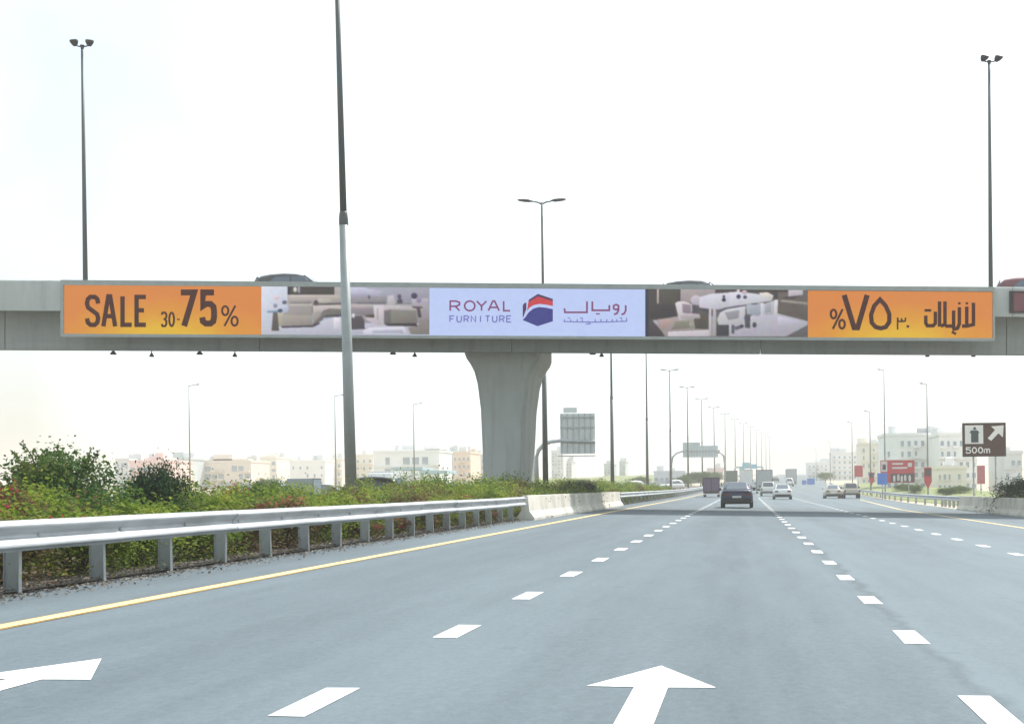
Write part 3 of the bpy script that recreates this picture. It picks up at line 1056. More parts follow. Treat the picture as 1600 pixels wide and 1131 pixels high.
SOFA_B = [
    ((150, 155, 185), B(-60, 60, 1620, 480)), ((176, 182, 222), [(0, 130), (370, 130), (400, 260), (0, 270)]), ((170, 172, 212), [(350, 150), (700, 200), (600, 300), (400, 280)]),
    ((140, 155, 160), [(400, 60), (820, 60), (700, 140), (430, 110)]), ((140, 140, 160), [(-60, 320), (760, 290), (750, 430), (-60, 430)]), ((110, 105, 120), [(200, 410), (740, 400), (740, 445), (200, 440)]),
    ((100, 100, 130), E(430, 310, 25, 40)), ((178, 176, 200), [(780, 290), (880, 270), (930, 440), (760, 450)]), ((80, 78, 110), E(990, 300, 35, 40)), ((80, 76, 104), E(1000, 390, 50, 52)),
    ((95, 90, 105), [(920, 420), (1220, 430), (1220, 490), (920, 455)]), ((165, 160, 190), B(1220, 340, 1530, 490)), ((62, 62, 110), E(1265, 290, 58, 55)), ((140, 130, 170), E(1350, 370, 50, 50)),
    ((165, 172, 200), B(-60, 780, 1620, 1090)), ((150, 150, 168), B(-60, 440, 1560, 790)),
    ((170, 165, 175), B(-60, 450, 510, 520)), ((135, 130, 145), [(-60, 520), (510, 510), (515, 650), (330, 650), (-60, 610)]), ((75, 70, 65), [(350, 650), (520, 630), (520, 690), (380, 672)]),
    ((190, 186, 205), [(510, 460), (710, 460), (710, 820), (600, 830), (480, 790), (340, 700), (530, 690)]), ((160, 154, 176), [(570, 510), (600, 510), (600, 730), (575, 730)]),
    ((178, 172, 185), [(700, 490), (760, 460), (1200, 480), (1320, 540), (1320, 575), (710, 565)]), ((126, 124, 124), [(710, 560), (800, 540), (1300, 560), (1325, 800), (720, 820)]),
    ((108, 104, 116), [(705, 560), (830, 550), (830, 800), (710, 820)]), ((62, 55, 72), [(710, 800), (1300, 790), (1330, 850), (760, 838)]),
    ((130, 125, 130), [(1380, 690), (1560, 720), (1560, 1090), (1250, 1090), (1150, 870), (1330, 845)]), ((88, 75, 90), [(1220, 480), (1420, 490), (1420, 515), (1250, 515)]),
    ((80, 68, 85), [(1310, 510), (1370, 500), (1400, 680), (1340, 690)]), ((82, 76, 95), [(-20, 760), (160, 660), (290, 660), (340, 730), (350, 900), (-20, 910)]), ((205, 205, 220), E(140, 655, 26, 45)),
    ((190, 196, 226), [(320, 930), (440, 870), (1080, 855), (1160, 1000), (320, 1010)]), ((160, 170, 205), [(480, 930), (1040, 910), (1060, 970), (500, 975)]),
]
DINE_C = [
    ((74, 70, 76), B(0, 60, 700, 1090)), ((88, 86, 84), [(300, 80), (690, 80), (640, 420), (310, 420)]), ((68, 64, 74), [(110, 420), (580, 430), (590, 640), (120, 680)]),
    ((185, 180, 175), B(255, 110, 290, 410)), ((158, 150, 162), [(690, 60), (1330, 60), (1330, 260), (900, 330), (860, 420), (690, 400)]), ((85, 75, 82), B(1340, 60, 1620, 215)),
    ((148, 142, 146), [(170, 720), (650, 640), (1620, 640), (1620, 1090), (450, 1090), (330, 900)]), ((170, 140, 145), [(290, 690), (600, 700), (400, 880), (330, 880)]),
    ((160, 165, 180), [(170, 710), (260, 720), (300, 830), (240, 800)]), ((128, 126, 118), [(600, 740), (930, 720), (930, 850), (520, 890)]), ((85, 84, 80), [(930, 640), (1210, 560), (1210, 880), (960, 870)]),
    ((150, 152, 140), E(890, 790, 45, 60)), ((185, 180, 200), [(460, 925), (1220, 890), (1230, 1090), (450, 1090)]), ((75, 68, 80), [(60, 700), (180, 720), (330, 940), (420, 1090), (60, 1090)]),
    ((42, 52, 92), B(20, 60, 100, 1090)), ((178, 172, 200), E(980, 350, 105, 95)),
    ((190, 186, 200), [(590, 400), (640, 370), (760, 370), (900, 420), (900, 590), (1040, 600), (1060, 680), (840, 690), (660, 715), (640, 620)]), ((138, 126, 150), [(720, 410), (880, 430), (890, 590), (730, 580)]),
    ((165, 158, 172), [(680, 610), (1040, 610), (1060, 680), (700, 690)]), ((190, 194, 220), [(1040, 290), (1250, 230), (1620, 200), (1620, 470), (1380, 520), (1200, 505), (1030, 480)]),
    ((70, 76, 92), [(1020, 490), (1210, 505), (1200, 555), (1030, 540)]), ((80, 75, 95), B(935, 430, 985, 560)),
    ((95, 95, 105), [(1350, 540), (1480, 540), (1420, 700), (1420, 790), (1350, 800)]), ((62, 66, 80), B(1350, 790, 1620, 1000)), ((182, 182, 200), [(1215, 500), (1255, 500), (1255, 1000), (1205, 1000)]), ((165, 165, 178), [(1290, 500), (1345, 500), (1340, 1000), (1280, 1000)]),
    ((45, 48, 70), E(1490, 340, 36, 34)), ((70, 75, 100), E(1490, 280, 24, 28)), ((80, 90, 115), [(1380, 520), (1620, 475), (1620, 515), (1400, 555)]),
]
DINE_D = [
    ((104, 98, 98), B(440, 60, 1620, 730)), ((85, 75, 82), B(100, 60, 460, 210)), ((72, 72, 82), [(450, 60), (1000, 60), (1000, 330), (650, 230), (460, 200)]), ((84, 72, 72), B(640, 60, 1200, 200)), ((180, 176, 200), [(1200, 155), (1470, 145), (1470, 250), (1200, 280)]),
    ((85, 70, 85), [(1110, 290), (1440, 270), (1300, 322), (1140, 322)]), ((150, 148, 142), [(1060, 340), (1620, 390), (1620, 440), (1060, 370)]),
    ((164, 166, 192), [(1000, 590), (1620, 745), (1620, 770), (1170, 1090), (100, 1090), (100, 800), (600, 600)]), ((176, 180, 210), [(1000, 640), (1400, 720), (1200, 820), (1000, 800)]), ((100, 98, 105), [(1620, 770), (1620, 1090), (1120, 1030)]),
    ((188, 192, 218), [(100, 200), (250, 190), (640, 230), (900, 330), (880, 360), (420, 425), (100, 480)]), ((205, 202, 205), [(660, 210), (820, 200), (930, 260), (900, 340), (700, 280)]),
    ((170, 178, 200), [(740, 420), (940, 350), (950, 610), (750, 620)]), ((150, 158, 182), [(770, 430), (880, 390), (880, 560), (770, 580)]), ((196, 200, 216), [(945, 345), (1010, 330), (1000, 590), (930, 610)]),
    ((62, 62, 98), E(280, 280, 40, 40)), ((70, 68, 108), E(400, 290, 35, 30)), ((215, 210, 225), E(275, 170, 28, 40)), ((190, 170, 190), E(390, 200, 50, 40)),
    ((150, 162, 188), [(420, 430), (640, 400), (740, 400), (740, 560), (640, 640), (430, 600)]), ((190, 198, 218), [(690, 400), (748, 400), (745, 590), (690, 610)]), ((95, 95, 120), [(510, 405), (640, 395), (640, 420), (520, 430)]),
    ((80, 92, 115), [(0, 490), (300, 440), (310, 480), (0, 520)]), ((75, 82, 105), [(390, 640), (500, 640), (490, 860), (400, 850)]), ((175, 182, 200), B(500, 640, 540, 850)), ((60, 62, 88), E(575, 800, 36, 50)),
    ((182, 188, 205), [(-120, 700), (-60, 570), (60, 510), (360, 460), (410, 450), (400, 620), (340, 800), (-90, 800)]), ((140, 144, 165), [(20, 570), (300, 525), (280, 680), (90, 710)]),
    ((62, 66, 85), B(-120, 805, 90, 1000)), ((170, 176, 196), B(103, 780, 146, 1000)), ((85, 88, 110), B(150, 800, 200, 960)), ((95, 95, 120), [(200, 830), (370, 800), (370, 850), (220, 900)]), ((50, 50, 75), E(340, 820, 35, 25)),
]
picture(s1, 408.6, 670.8, 446.5, 522.5, (170, 175, 195), [(405, 438, SOFA_A), (540, 438, SOFA_B)], 'picture of a pale living room with beige sofas')
picture(s3, 1008.6, 1261.8, 451.5, 525.5, (92, 88, 92), [(1005, 440, DINE_C), (1130, 440, DINE_D)], 'picture of a white dining table and chairs on a pale rug')

# dark red panel fixed to the parapet at the right
q0 = on_bridge(1577, 489, -1.27)
q1 = on_bridge(1577, 455, -1.27)
rp = thing('parapet_panel_sign', 'dark red panel on the parapet right of the billboard', 'sign')
rp.matrix_world = BM
MB().box(q0.x, q0.x + 5.5, -1.33, -1.254, q0.z, q1.z).build('panel', mat('maroon_panel', (0.13, 0.03, 0.045), 0.5, var=0.15), rp)
for a, b, c, d in ((0, 5.5, 0, 0.07), (0, 5.5, -0.07, 0)):
    MB().box(q0.x, q0.x + 5.5, -1.36, -1.331, (q0.z if c == 0 else q1.z - 0.07), (q0.z + 0.07 if c == 0 else q1.z)).build('frame_bar', M_DARK, rp)
MB().box(q0.x, q0.x + 0.18, -1.362, -1.3315, q0.z + 0.072, q1.z - 0.072).build('frame_bar', M_DARK, rp)


# ------------------------------------------------------------------ lamp posts
def head_mesh(sx, L=0.95, w=0.36, up=0.12):
    """flat cobra luminaire, pointing to sx"""
    rings = []
    for t, ww, hh in ((0, 0.07, 0.05), (0.25, 0.3, 0.1), (0.55, w / 2 + 0.05, 0.12), (0.85, w / 2, 0.09), (1.0, 0.06, 0.03)):
        z = up * t
        rings.append([(sx * L * t, ww * a, z + hh * b) for a, b in ((-1, -0.3), (-0.6, -0.6), (0.6, -0.6), (1, -0.3), (0.7, 0.5), (0, 0.8), (-0.7, 0.5))])
    return MB().loft(rings)


def median_lamp(Y, X, label, H=18.5, lean=(0, 0), detail=True):
    o = thing('lamp_post', label, 'lamp post', R(X, Y), group='tall twin-arm lamp posts along the median')
    o.rotation_euler = (lean[1], lean[0], random.uniform(-0.05, 0.05))
    n = 12 if detail else 8
    MB().tube([(0, 0, -0.05), (0, 0, 9.3)], [0.185, 0.135], n).build('pole', M_POLEL if Y < 50 else M_POLE, o, smooth=True)  # near post: lower part paler than the upper to imitate sky flare
    MB().tube([(0, 0, 9.25), (0, 0, H)], [0.105, 0.06], n).build('upper_pole', M_POLE, o, smooth=True)
    MB().tube([(0, 0, 9.1), (0, 0, 9.14), (0, 0, 9.3), (0, 0, 9.5), (0, 0, 9.54)], [0.125, 0.143, 0.143, 0.12, 0.105], n).build('sleeve', M_POLE, o, smooth=True)
    MB().box(-0.28, 0.28, -0.28, 0.28, 0.0, 0.06).build('base_plate', M_GALVD, o)
    for s in (-1, 1):
        MB().tube([(0, 0, H - 0.12), (s * 0.25, 0, H + 0.0), (s * 0.62, 0, H + 0.06)], [0.05, 0.045, 0.035], 8).build('arm', M_DARK, o)
        h = head_mesh(s, 0.95, 0.36, 0.08).build('lamp_head', M_DARK, o, smooth=True, loc=(s * 0.55, 0, H + 0.08))
    return o


labs = {1: 'thick tall lamp post standing in front of the sofa picture', 2: 'lamp post with wide twin arms right behind the pier',
        3: 'lamp post right of the grey sign back, second beyond the bridge', 4: 'third median lamp post beyond the bridge', 5: 'fourth median lamp post beyond the bridge, top clear of the soffit',
        6: 'fifth median lamp post beyond the bridge, left of the twin-armed gantry'}
for k in range(1, 17):
    Y = 43.0 * k
    median_lamp(Y, -12.25 if k > 1 else -12.05, labs.get(k, 'pale far median lamp post, %s counting from the thick near one' % ['', '', '', '', '', '', '', 'seventh', 'eighth', 'ninth', 'tenth', 'eleventh', 'twelfth', 'thirteenth', 'fourteenth', 'fifteenth', 'sixteenth'][k]), lean=(-0.016, 0) if k == 1 else (random.uniform(-0.004, 0.004), 0), detail=k < 5)


def bridge_post(px, ptop, ly, heads, label):
    q = on_bridge(px[0], 446, ly)
    t = on_bridge(px[1], ptop, ly)
    o = thing('flyover_lamp_post', label, 'lamp post', group='lamp posts standing on the flyover')
    o.matrix_world = BM @ Matrix.Translation((q.x, ly, 2.05))
    dx = t.x - q.x
    H = t.z - 2.05
    k = dx / (t.z - q.z)
    MB().tube([(-k * (q.z - 2.05), 0, 0), (dx, 0, H)], [0.115, 0.06], 10).build('pole', M_POLE, o, smooth=True)
    MB().tube([(dx, 0, H - 0.15), (dx, 0, H + 0.06)], [0.06, 0.1], 10).build('cap', M_DARK, o)
    for s, tip, wd in heads:
        MB().tube([(dx, 0, H), (dx + s * 0.16, 0, H + 0.0), (dx + s * 0.30, 0, H + 0.06)], [0.035, 0.03, 0.03], 8).build('arm', M_DARK, o)
        # floodlight seen from below: round-bottomed bowl, flat on top
        rings = []
        for t_, r_ in ((0, 0.06), (0.08, 0.13), (0.19, 0.185), (0.28, 0.19), (0.31, 0.14)):
            rings.append([(math.cos(a) * r_ * 1.0 + tip * t_, math.sin(a) * r_ * 0.8, t_) for a in [2 * math.pi * i / 14 for i in range(14)]])
        h = MB().loft(rings).build('floodlight', M_DARK, o, smooth=True, loc=(dx + s * 0.32, 0, H + 0.0))
        h.rotation_euler = (0.25, s * wd, 0)
    return o


bridge_post((133.5, 128.5), 73, 0.1, ((-1, -0.05, 0.1), (1, 0.05, 0.1)), 'lamp post with two dark floodlights above the word SALE')
bridge_post((1548, 1545.5), 97, 0.1, ((-1, 0.25, -0.2), (1, 0.35, 0.2)), 'lamp post with two dark floodlights above the billboard right end')


def side_lamp(px, pytop, Y, side, label, H=None, group='single-arm lamp posts of the side roads'):
    t = P(px, pytop, Y)
    g = gz(t.x, Y) - 0.05
    H = t.z - g
    o = thing('lamp_post', label, 'lamp post', (t.x, Y, g), group=group)
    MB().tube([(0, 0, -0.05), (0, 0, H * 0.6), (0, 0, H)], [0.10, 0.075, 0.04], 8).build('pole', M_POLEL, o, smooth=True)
    k = 0.8 if side > 0 else 0.4
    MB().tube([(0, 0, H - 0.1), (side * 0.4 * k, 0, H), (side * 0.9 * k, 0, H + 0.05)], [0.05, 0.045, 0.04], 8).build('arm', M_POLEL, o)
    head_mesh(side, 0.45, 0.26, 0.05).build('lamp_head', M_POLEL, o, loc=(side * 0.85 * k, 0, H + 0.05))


side_lamp(295, 602, 148, 1, 'single-arm lamp post left, above the pink-roofed building')
side_lamp(523, 618, 166, 1, 'single-arm lamp post just left of the thick near lamp post')
side_lamp(646, 631, 180, 1, 'single-arm lamp post before the white block with dark windows')
side_lamp(1381, 578, 172, -1, 'tallest single-arm lamp post right, by the red billboard')
side_lamp(1448, 600, 150, -1, 'single-arm lamp post rising over the red shield banner')
side_lamp(1359, 643, 190, -1, 'single-arm lamp post at the small red shield banner')
for i, (px, pt, Y) in enumerate(((1331, 660, 240), (1297, 690, 350), (1275, 702, 420))):
    side_lamp(px, pt, Y, -1, 'faint far lamp post right of the highway, %s from the right' % {1331: 'first', 1297: 'second', 1275: 'third'}[px], group='faint far lamp posts right')


# ------------------------------------------------------------------ guardrails and barriers
WB = [(0.0, 0.312), (0.010, 0.300), (0.030, 0.286), (0.070, 0.274), (0.081, 0.266), (0.083, 0.254), (0.078, 0.238), (0.022, 0.186), (0.008, 0.172), (0.004, 0.156),
      (0.008, 0.140), (0.022, 0.126), (0.078, 0.074), (0.083, 0.058), (0.081, 0.046), (0.070, 0.038), (0.030, 0.026), (0.010, 0.012), (0.0, 0.0)]


def rail_section(y0, y1, x, side, z0, parent, first=0.0, m=M_GALV):
    """W-beam between two stations, a few mm lapped over the next"""
    prof = WB + [(a - 0.006, b) for a, b in reversed(WB)]
    rings = []
    n = max(2, int((y1 - y0) / 3.9) + 1)
    for i in range(n):
        y = y0 + (y1 - y0) * i / (n - 1)
        c = R(x, y)
        rings.append([(c.x + side * (a + first), y, c.z + z0 + b) for a, b in prof])
    return MB().loft(rings).build('rail_section', m, parent)


def post_proto(side):
    mb = MB()
    # C-channel, web facing along the road, lips on the road side
    mb.box(-0.085, 0.085, -0.004, 0.004, 0, 0.745)
    mb.box(side * 0.085 - 0.004, side * 0.085 + 0.004, -0.062, 0.0, 0, 0.745)
    mb.box(-side * 0.085 - 0.004, -side * 0.085 + 0.004, -0.03, 0.0, 0, 0.745)
    return mb


def guardrail(name, label, x, side, y0, y1, step, ref, posts=True, ybase=None):
    g = thing(name, label, 'guardrail', (0, 0, 0))
    y, i = y0, 0
    while y < y1 - 0.1:
        ye = min(y + step, y1)
        rail_section(y, ye + 0.14, x + random.uniform(-0.006, 0.006), side, 0.455 + random.uniform(-0.006, 0.006), g, first=0.004 * (i % 2))
        y = ye
        i += 1
    pm = None
    y = ybase if ybase is not None else y0 + 0.5
    while posts and y < y1:
        c = R(x - side * 0.22, y)
        if pm is None:
            pm = post_proto(side).build('post', M_GALVD, g, loc=c)
            o = pm
            bl = MB().box(-0.05, 0.05, -0.05, 0.05, 0.46, 0.76).build('spacer_block', M_GALVD, g, loc=(c.x + side * 0.158, y + 0.06, c.z))
        else:
            o = copy_obj(pm, g, c)
            copy_obj(bl, g, (c.x + side * 0.158, y + 0.06, c.z))
        o.rotation_euler = (random.uniform(-0.02, 0.02), random.uniform(-0.02, 0.02), random.uniform(-0.06, 0.06))
        y += ref
    if bl and pm:
        pass
    return g


gl = guardrail('guardrail', 'silver steel guardrail in front of the flowering hedge', -7.32, 1, 8.6, 46.2, 3.81, 1.905, ybase=10.65)
# bolts of the near sections
bolt = None
y = 10.65
while y < 46:
    c = R(-7.32, y)
    pos = (c.x + 0.012, y + 0.06, c.z + 0.455 + 0.156)
    if bolt is None:
        bolt = MB().tube([(-0.01, 0, 0), (0.012, 0, 0), (0.02, 0, 0)], [0.02, 0.02, 0.012], 8).build('bolt', M_GALVD, gl, loc=pos)
    else:
        copy_obj(bolt, gl, pos)
    y += 1.905
guardrail('guardrail', 'pale guardrail running on beyond the left concrete barrier', -7.25, 1, 80.6, 330, 7.62, 3.81)
guardrail('guardrail', 'guardrail along the right road edge beyond the concrete barrier', 13.2, -1, 83.0, 96, 3.81, 1.905)
g2 = thing('guardrail', 'pale far guardrail curving along the right road edge', 'guardrail')
y = 96.0
pr = post_proto(-1).build('post', M_GALVD, g2, loc=R(13.35, y))
while y < 320:
    ye = y + 7.62
    xa = 13.2 + max(0, (y - 96)) * 0.03 if y < 165 else 15.27
    rail_section(y, ye + 0.14, xa, -1, 0.455, g2)
    y = ye
    copy_obj(pr, g2, R(xa + 0.2, y - 3.8))

JB = [(0.0, 0.0), (0.0, 0.08), (0.16, 0.30), (0.215, 0.80), (0.225, 0.82), (0.385, 0.82), (0.395, 0.80), (0.45, 0.30), (0.61, 0.08), (0.61, 0.0)]


def barrier(label, x, side, y0, y1, seg):
    b = thing('concrete_barrier', label, 'barrier')
    y = y0
    while y < y1 - 0.2:
        ye = min(y + seg, y1)
        rings = []
        dx = random.uniform(-0.012, 0.012)
        for yy in (y, ye - 0.015):
            c = R(x, yy)
            rings.append([(c.x - side * (a) + dx, yy, c.z + h - (0.03 if h == 0 else 0)) for a, h in JB])
        MB().loft(rings).build('barrier_segment', M_BARR, b, bevel=0.012)
        y = ye


barrier('weathered pale concrete barrier below the bridge pier, left of the road', -7.0, 1, 46.5, 80.2, 6.0)
barrier('grey concrete barrier at the right road edge below the brown sign', 12.3, -1, 40.0, 82.5, 6.0)


# ------------------------------------------------------------------ plants
def shrub_mesh(seed, n, K=26, spread=0.16, leaf=0.075, flat=1.0):
    """unit shrub: about 1 m wide, 1 m tall, base at the origin"""
    r = np.random.default_rng(seed)
    th = r.uniform(0, 2 * np.pi, K)
    ph = np.arccos(r.uniform(-0.25, 1, K))
    rad = r.uniform(0.55, 1.0, K)
    c = np.stack([0.42 * rad * np.sin(ph) * np.cos(th), 0.42 * rad * np.sin(ph) * np.sin(th), 0.46 + 0.42 * rad * np.cos(ph) * flat], axis=1)
    sz = r.uniform(0.6, 1.3, K)
    who = r.choice(K, n, p=sz / sz.sum())
    pts = c[who] + r.normal(size=(n, 3)) * (spread * sz[who])[:, None] * 0.62
    fill = r.random(n) < 0.3
    k = fill.sum()
    pts[fill] = np.stack([r.normal(0, 0.27, k), r.normal(0, 0.27, k), r.uniform(0.01, 0.7, k)], axis=1)
    pts[:, 2] = np.clip(np.abs(pts[:, 2]), 0.015, 1.25)
    out = pts - np.array([0, 0, 0.3])
    nr = out / (np.linalg.norm(out, axis=1, keepdims=True) + 1e-6) * 0.6 + r.normal(size=(n, 3)) * 0.6 + np.array([0, 0, 0.35])
    nr /= np.linalg.norm(nr, axis=1, keepdims=True)
    v, f = leaf_cloud(pts, nr, leaf, seed + 1)
    return v, f, c


SHR = {}


def shrub_protos(kind, n, leaf, m, seeds, **kw):
    out = []
    for s in seeds:
        v, f, c = shrub_mesh(s, n, leaf=leaf, **kw)
        me = np_mesh('foliage', v, f, m)
        mb = MB()
        for q in c[::3]:
            mb.tube([(q[0] * 0.1, q[1] * 0.1, -0.02), (q[0] * 0.5, q[1] * 0.5, q[2] * 0.55), tuple(q)], [0.014, 0.01, 0.005], 5)
        st = bpy.data.meshes.new('stems')
        st.from_pydata(mb.v, [], mb.f)
        st.materials.append(M_BARK)
        # flower clusters
        r = np.random.default_rng(s + 50)
        cc = c[r.choice(len(c), 7)] * 1.04
        pts = np.concatenate([q + r.normal(size=(26, 3)) * 0.06 for q in cc])
        pts[:, 2] = np.clip(pts[:, 2], 0.02, 1.3)
        nr = r.normal(size=pts.shape)
        nr /= np.linalg.norm(nr, axis=1, keepdims=True)
        v2, f2 = leaf_cloud(pts, nr, leaf * 0.9, s + 9, aspect=0.8)
        out.append((me, st, np_mesh('flowers', v2, f2, L_FLOWER)))
    SHR[kind] = out


shrub_protos('hedge', 2300, 0.062, L_HEDGE, (11, 12, 13, 14))
shrub_protos('green', 9500, 0.040, L_GREEN, (21, 22), K=46, spread=0.12)
shrub_protos('dark', 7000, 0.045, L_DARK, (31, 32), K=30, spread=0.12)
shrub_protos('brown', 2300, 0.06, L_BROWN, (41, 42))


def shrub(kind, X, Y, w, d, h, label, cat='shrub', group=None, flowers=False, name='hedge_shrub', z=None, rz=None):
    me, st, fl = random.choice(SHR[kind])
    g = gz(X, Y) + 0.02 if z is None else z
    o = thing(name, label, cat, (X, Y, g), random.uniform(0, 6.28) if rz is None else rz, group)
    a = bpy.data.objects.new('foliage', me)
    b = bpy.data.objects.new('stems', st)
    kids = [a, b]
    if flowers:
        kids.append(bpy.data.objects.new('flowers', fl))
    for q in kids:
        COL.objects.link(q)
        q.parent = o
    o.scale = (w, d, h)
    return o


# individual plants that stand out
b0 = shrub('green', P(88, 780, 23).x, 23, 1.95, 1.6, 1.93, 'tall green bush at the left with stray twigs on top', 'bush', name='tall_bush')
shrub('dark', PX(249, 24), 24, 1.0, 0.95, 1.72, 'round dark green bush rising above the hedge', 'bush', name='dark_bush')
shrub('dark', PX(905, 70.5), 70.5, 2.3, 1.9, 1.58, 'rounded dark green bush behind the concrete barrier right of the pier', 'bush', name='dark_bush')
shrub('brown', P(8, 780, 19.5).x, 19.5, 1.05, 1.1, 1.25, 'rust brown bush with red flowers at the left picture edge', 'bush', flowers=True, name='rusty_bush')
shrub('hedge', P(412, 775, 30).x, 28.5, 1.0, 0.9, 1.2, 'hedge bush with bright red flowers left of the thick lamp post', 'bush', flowers=True, name='flowering_bush')
shrub('green', P(405, 765, 33).x, 33.5, 1.5, 1.3, 1.42, 'fuller green bush in the hedge left of the thick lamp post', 'bush', name='green_bush')
shrub('dark', P(1590, 765, 72).x, 70, 3.0, 2.2, 2.05, 'dark green bush behind the right barrier at the picture edge', 'bush', name='dark_bush')
# stray twigs on the tall bush
r = np.random.default_rng(5)
tw = MB()
lv = []
for px, py in ((38, 690), (24, 706), (72, 700), (140, 700), (150, 704), (90, 697), (55, 700)):
    q = P(px, py, 23) - b0.location
    s = Vector((q.x * 0.55, q.y, q.z * 0.72))
    pts = [s, s.lerp(q, 0.5) + Vector((0.03, 0, 0.02)), q]
    tw.tube(pts, [0.014, 0.011, 0.006], 5)
    for _ in range(60):
        t = r.random() ** 1.3
        lv.append(np.array(s.lerp(q, 0.25 + 0.75 * t)) + r.normal(size=3) * 0.045 * (1.25 - t))
tws = thing('tall_bush_twigs', '', '')
bpy.data.objects.remove(tws)
lv = np.array(lv)
nr = r.normal(size=lv.shape)
nr /= np.linalg.norm(nr, axis=1, keepdims=True)
v, f = leaf_cloud(lv, nr, 0.062, 8)
inv = Matrix.Rotation(-b0.rotation_euler.z, 4, 'Z')
for nm, o in (('twigs', tw.build('twigs', M_BARK, b0)), ('twig_leaves', np_obj('twig_leaves', v, f, L_GREEN, b0))):
    o.matrix_local = Matrix.Diagonal((1 / b0.scale.x, 1 / b0.scale.y, 1 / b0.scale.z, 1)) @ inv

# front row: one shrub per bay of the guardrail
ORD = ['first', 'second', 'third', 'fourth', 'fifth', 'sixth', 'seventh', 'eighth', 'ninth', 'tenth', 'eleventh', 'twelfth', 'thirteenth', 'fourteenth', 'fifteenth', 'sixteenth', 'seventeenth', 'eighteenth', 'nineteenth', 'twentieth']
shrub_protos('front', 6500, 0.044, L_HEDGE, (15, 16, 17), K=44, spread=0.12)
shrub_protos('frontbrown', 6500, 0.042, L_BROWN, (45, 46), K=44, spread=0.12)
for i in range(18):
    y = 12.55 + 1.905 * i + 0.95
    lab = 'low hedge shrub behind the guardrail left of its first whole post' if i == 0 else 'low hedge shrub in the %s gap between guardrail posts from the left' % ORD[i - 1]
    shrub('frontbrown' if i in (1, 5, 6, 11, 15) else 'front', -8.28 + random.uniform(-0.08, 0.08), y, 1.2, 2.35, random.uniform(0.72, 1.05), lab, group='hedge shrubs right behind the guardrail', flowers=(i in (2, 6, 9, 14)), rz=random.choice((0, math.pi)) + random.uniform(-0.08, 0.08))
# the dense planting behind them, one mass of leaves
hv, hf, off = {}, {}, {}
r = np.random.default_rng(77)
for row, (x0, hmin, hmax) in enumerate(((-8.3, 0.75, 1.0), (-9.4, 0.85, 1.22), (-10.7, 0.85, 1.36), (-12.2, 0.9, 1.4))):
    y = (47.5 if row == 0 else 9.0 + 0.4 * row)
    while y < 150:
        step = 0.9 if y < 30 else (1.3 if y < 50 else (1.9 if y < 80 else 3.2))
        if row >= 2 and abs(y - 69.5) < 4.2:
            y += step
            continue
        n = 1500 if y < 30 else (1100 if y < 50 else 1100)
        kind = r.choice(['hedge'] * 7 + ['green'] * 2 + ['brown'])
        v, f, c = shrub_mesh(int(r.integers(1e6)), n, leaf=0.055 if y < 50 else 0.075)
        h = r.uniform(hmin, hmax) * (1.28 if y > 45 else 1)
        X = x0 + r.uniform(-0.2, 0.2) + bend(y)
        v = v * np.array([1.5 * r.uniform(0.9, 1.15), step * 1.45, h]) + np.array([X, y + r.uniform(-0.2, 0.2), gz(X, y) + 0.02])
        hv.setdefault(kind, []).append(v)
        hf.setdefault(kind, []).append(f + off.get(kind, 0))
        off[kind] = off.get(kind, 0) + len(v)
        y += step * r.uniform(0.85, 1.1)
for kind, m, lab in (('hedge', L_HEDGE, 'yellow-green leafy hedge filling the median'), ('green', L_GREEN, 'deep green leaves mixed into the median hedge'), ('brown', L_BROWN, 'rusty brown leaves mixed into the median hedge')):
    tag(np_obj('hedge', np.concatenate(hv[kind]), np.concatenate(hf[kind]), m), lab, 'hedge', kind='stuff')
# fallen red flowers / low red plants near the end of the rail
for ri, px in enumerate((590, 640, 690, 735, 775)):
    Y = 2200 * 7.55 / (VX - px)
    shrub('brown', -7.85, Y, 0.5, 0.9, 0.42, ORD[ri] + ' low red flowering plant from the left under the guardrail end', 'plant', 'red plants under the guardrail', True, 'red_plant')


# ------------------------------------------------------------------ vehicles
def wheel(parent, x, y, rad, wd=0.2, s=1):
    w = MB().tube([(-wd / 2, 0, 0), (-wd / 2 + 0.03, 0, 0), (wd / 2 - 0.03, 0, 0), (wd / 2, 0, 0)], [rad * 0.9, rad, rad, rad * 0.9], 20).build('wheel', M_BLACK, parent, smooth=False, loc=(x, y, rad))
    MB().tube([(s * (wd / 2 - 0.02), 0, 0), (s * (wd / 2 + 0.006), 0, 0)], [rad * 0.62, rad * 0.58], 14).build('rim', M_RIM, w)
    return w


def ring_body(y, hw, zb, zt):
    h = zt - zb
    return [(-hw * 0.86, y, zb), (hw * 0.86, y, zb), (hw * 0.98, y, zb + h * 0.15), (hw, y, zb + h * 0.45), (hw * 0.985, y, zb + h * 0.7), (hw * 0.93, y, zt - h * 0.06), (hw * 0.8, y, zt),
            (-hw * 0.8, y, zt), (-hw * 0.93, y, zt - h * 0.06), (-hw * 0.985, y, zb + h * 0.7), (-hw, y, zb + h * 0.45), (-hw * 0.98, y, zb + h * 0.15)]


def ring_cab(y, hb, ht, zb, zt):
    return [(-hb, y, zb), (hb, y, zb), (ht + (hb - ht) * 0.25, y, zb + (zt - zb) * 0.8), (ht * 0.9, y, zt - 0.015), (ht * 0.6, y, zt), (-ht * 0.6, y, zt), (-ht * 0.9, y, zt - 0.015), (-ht - (hb - ht) * 0.25, y, zb + (zt - zb) * 0.8)]


def paint(name, col):
    return mat(name, col, 0.3, 0.15, var=0.04, coat=0.5)


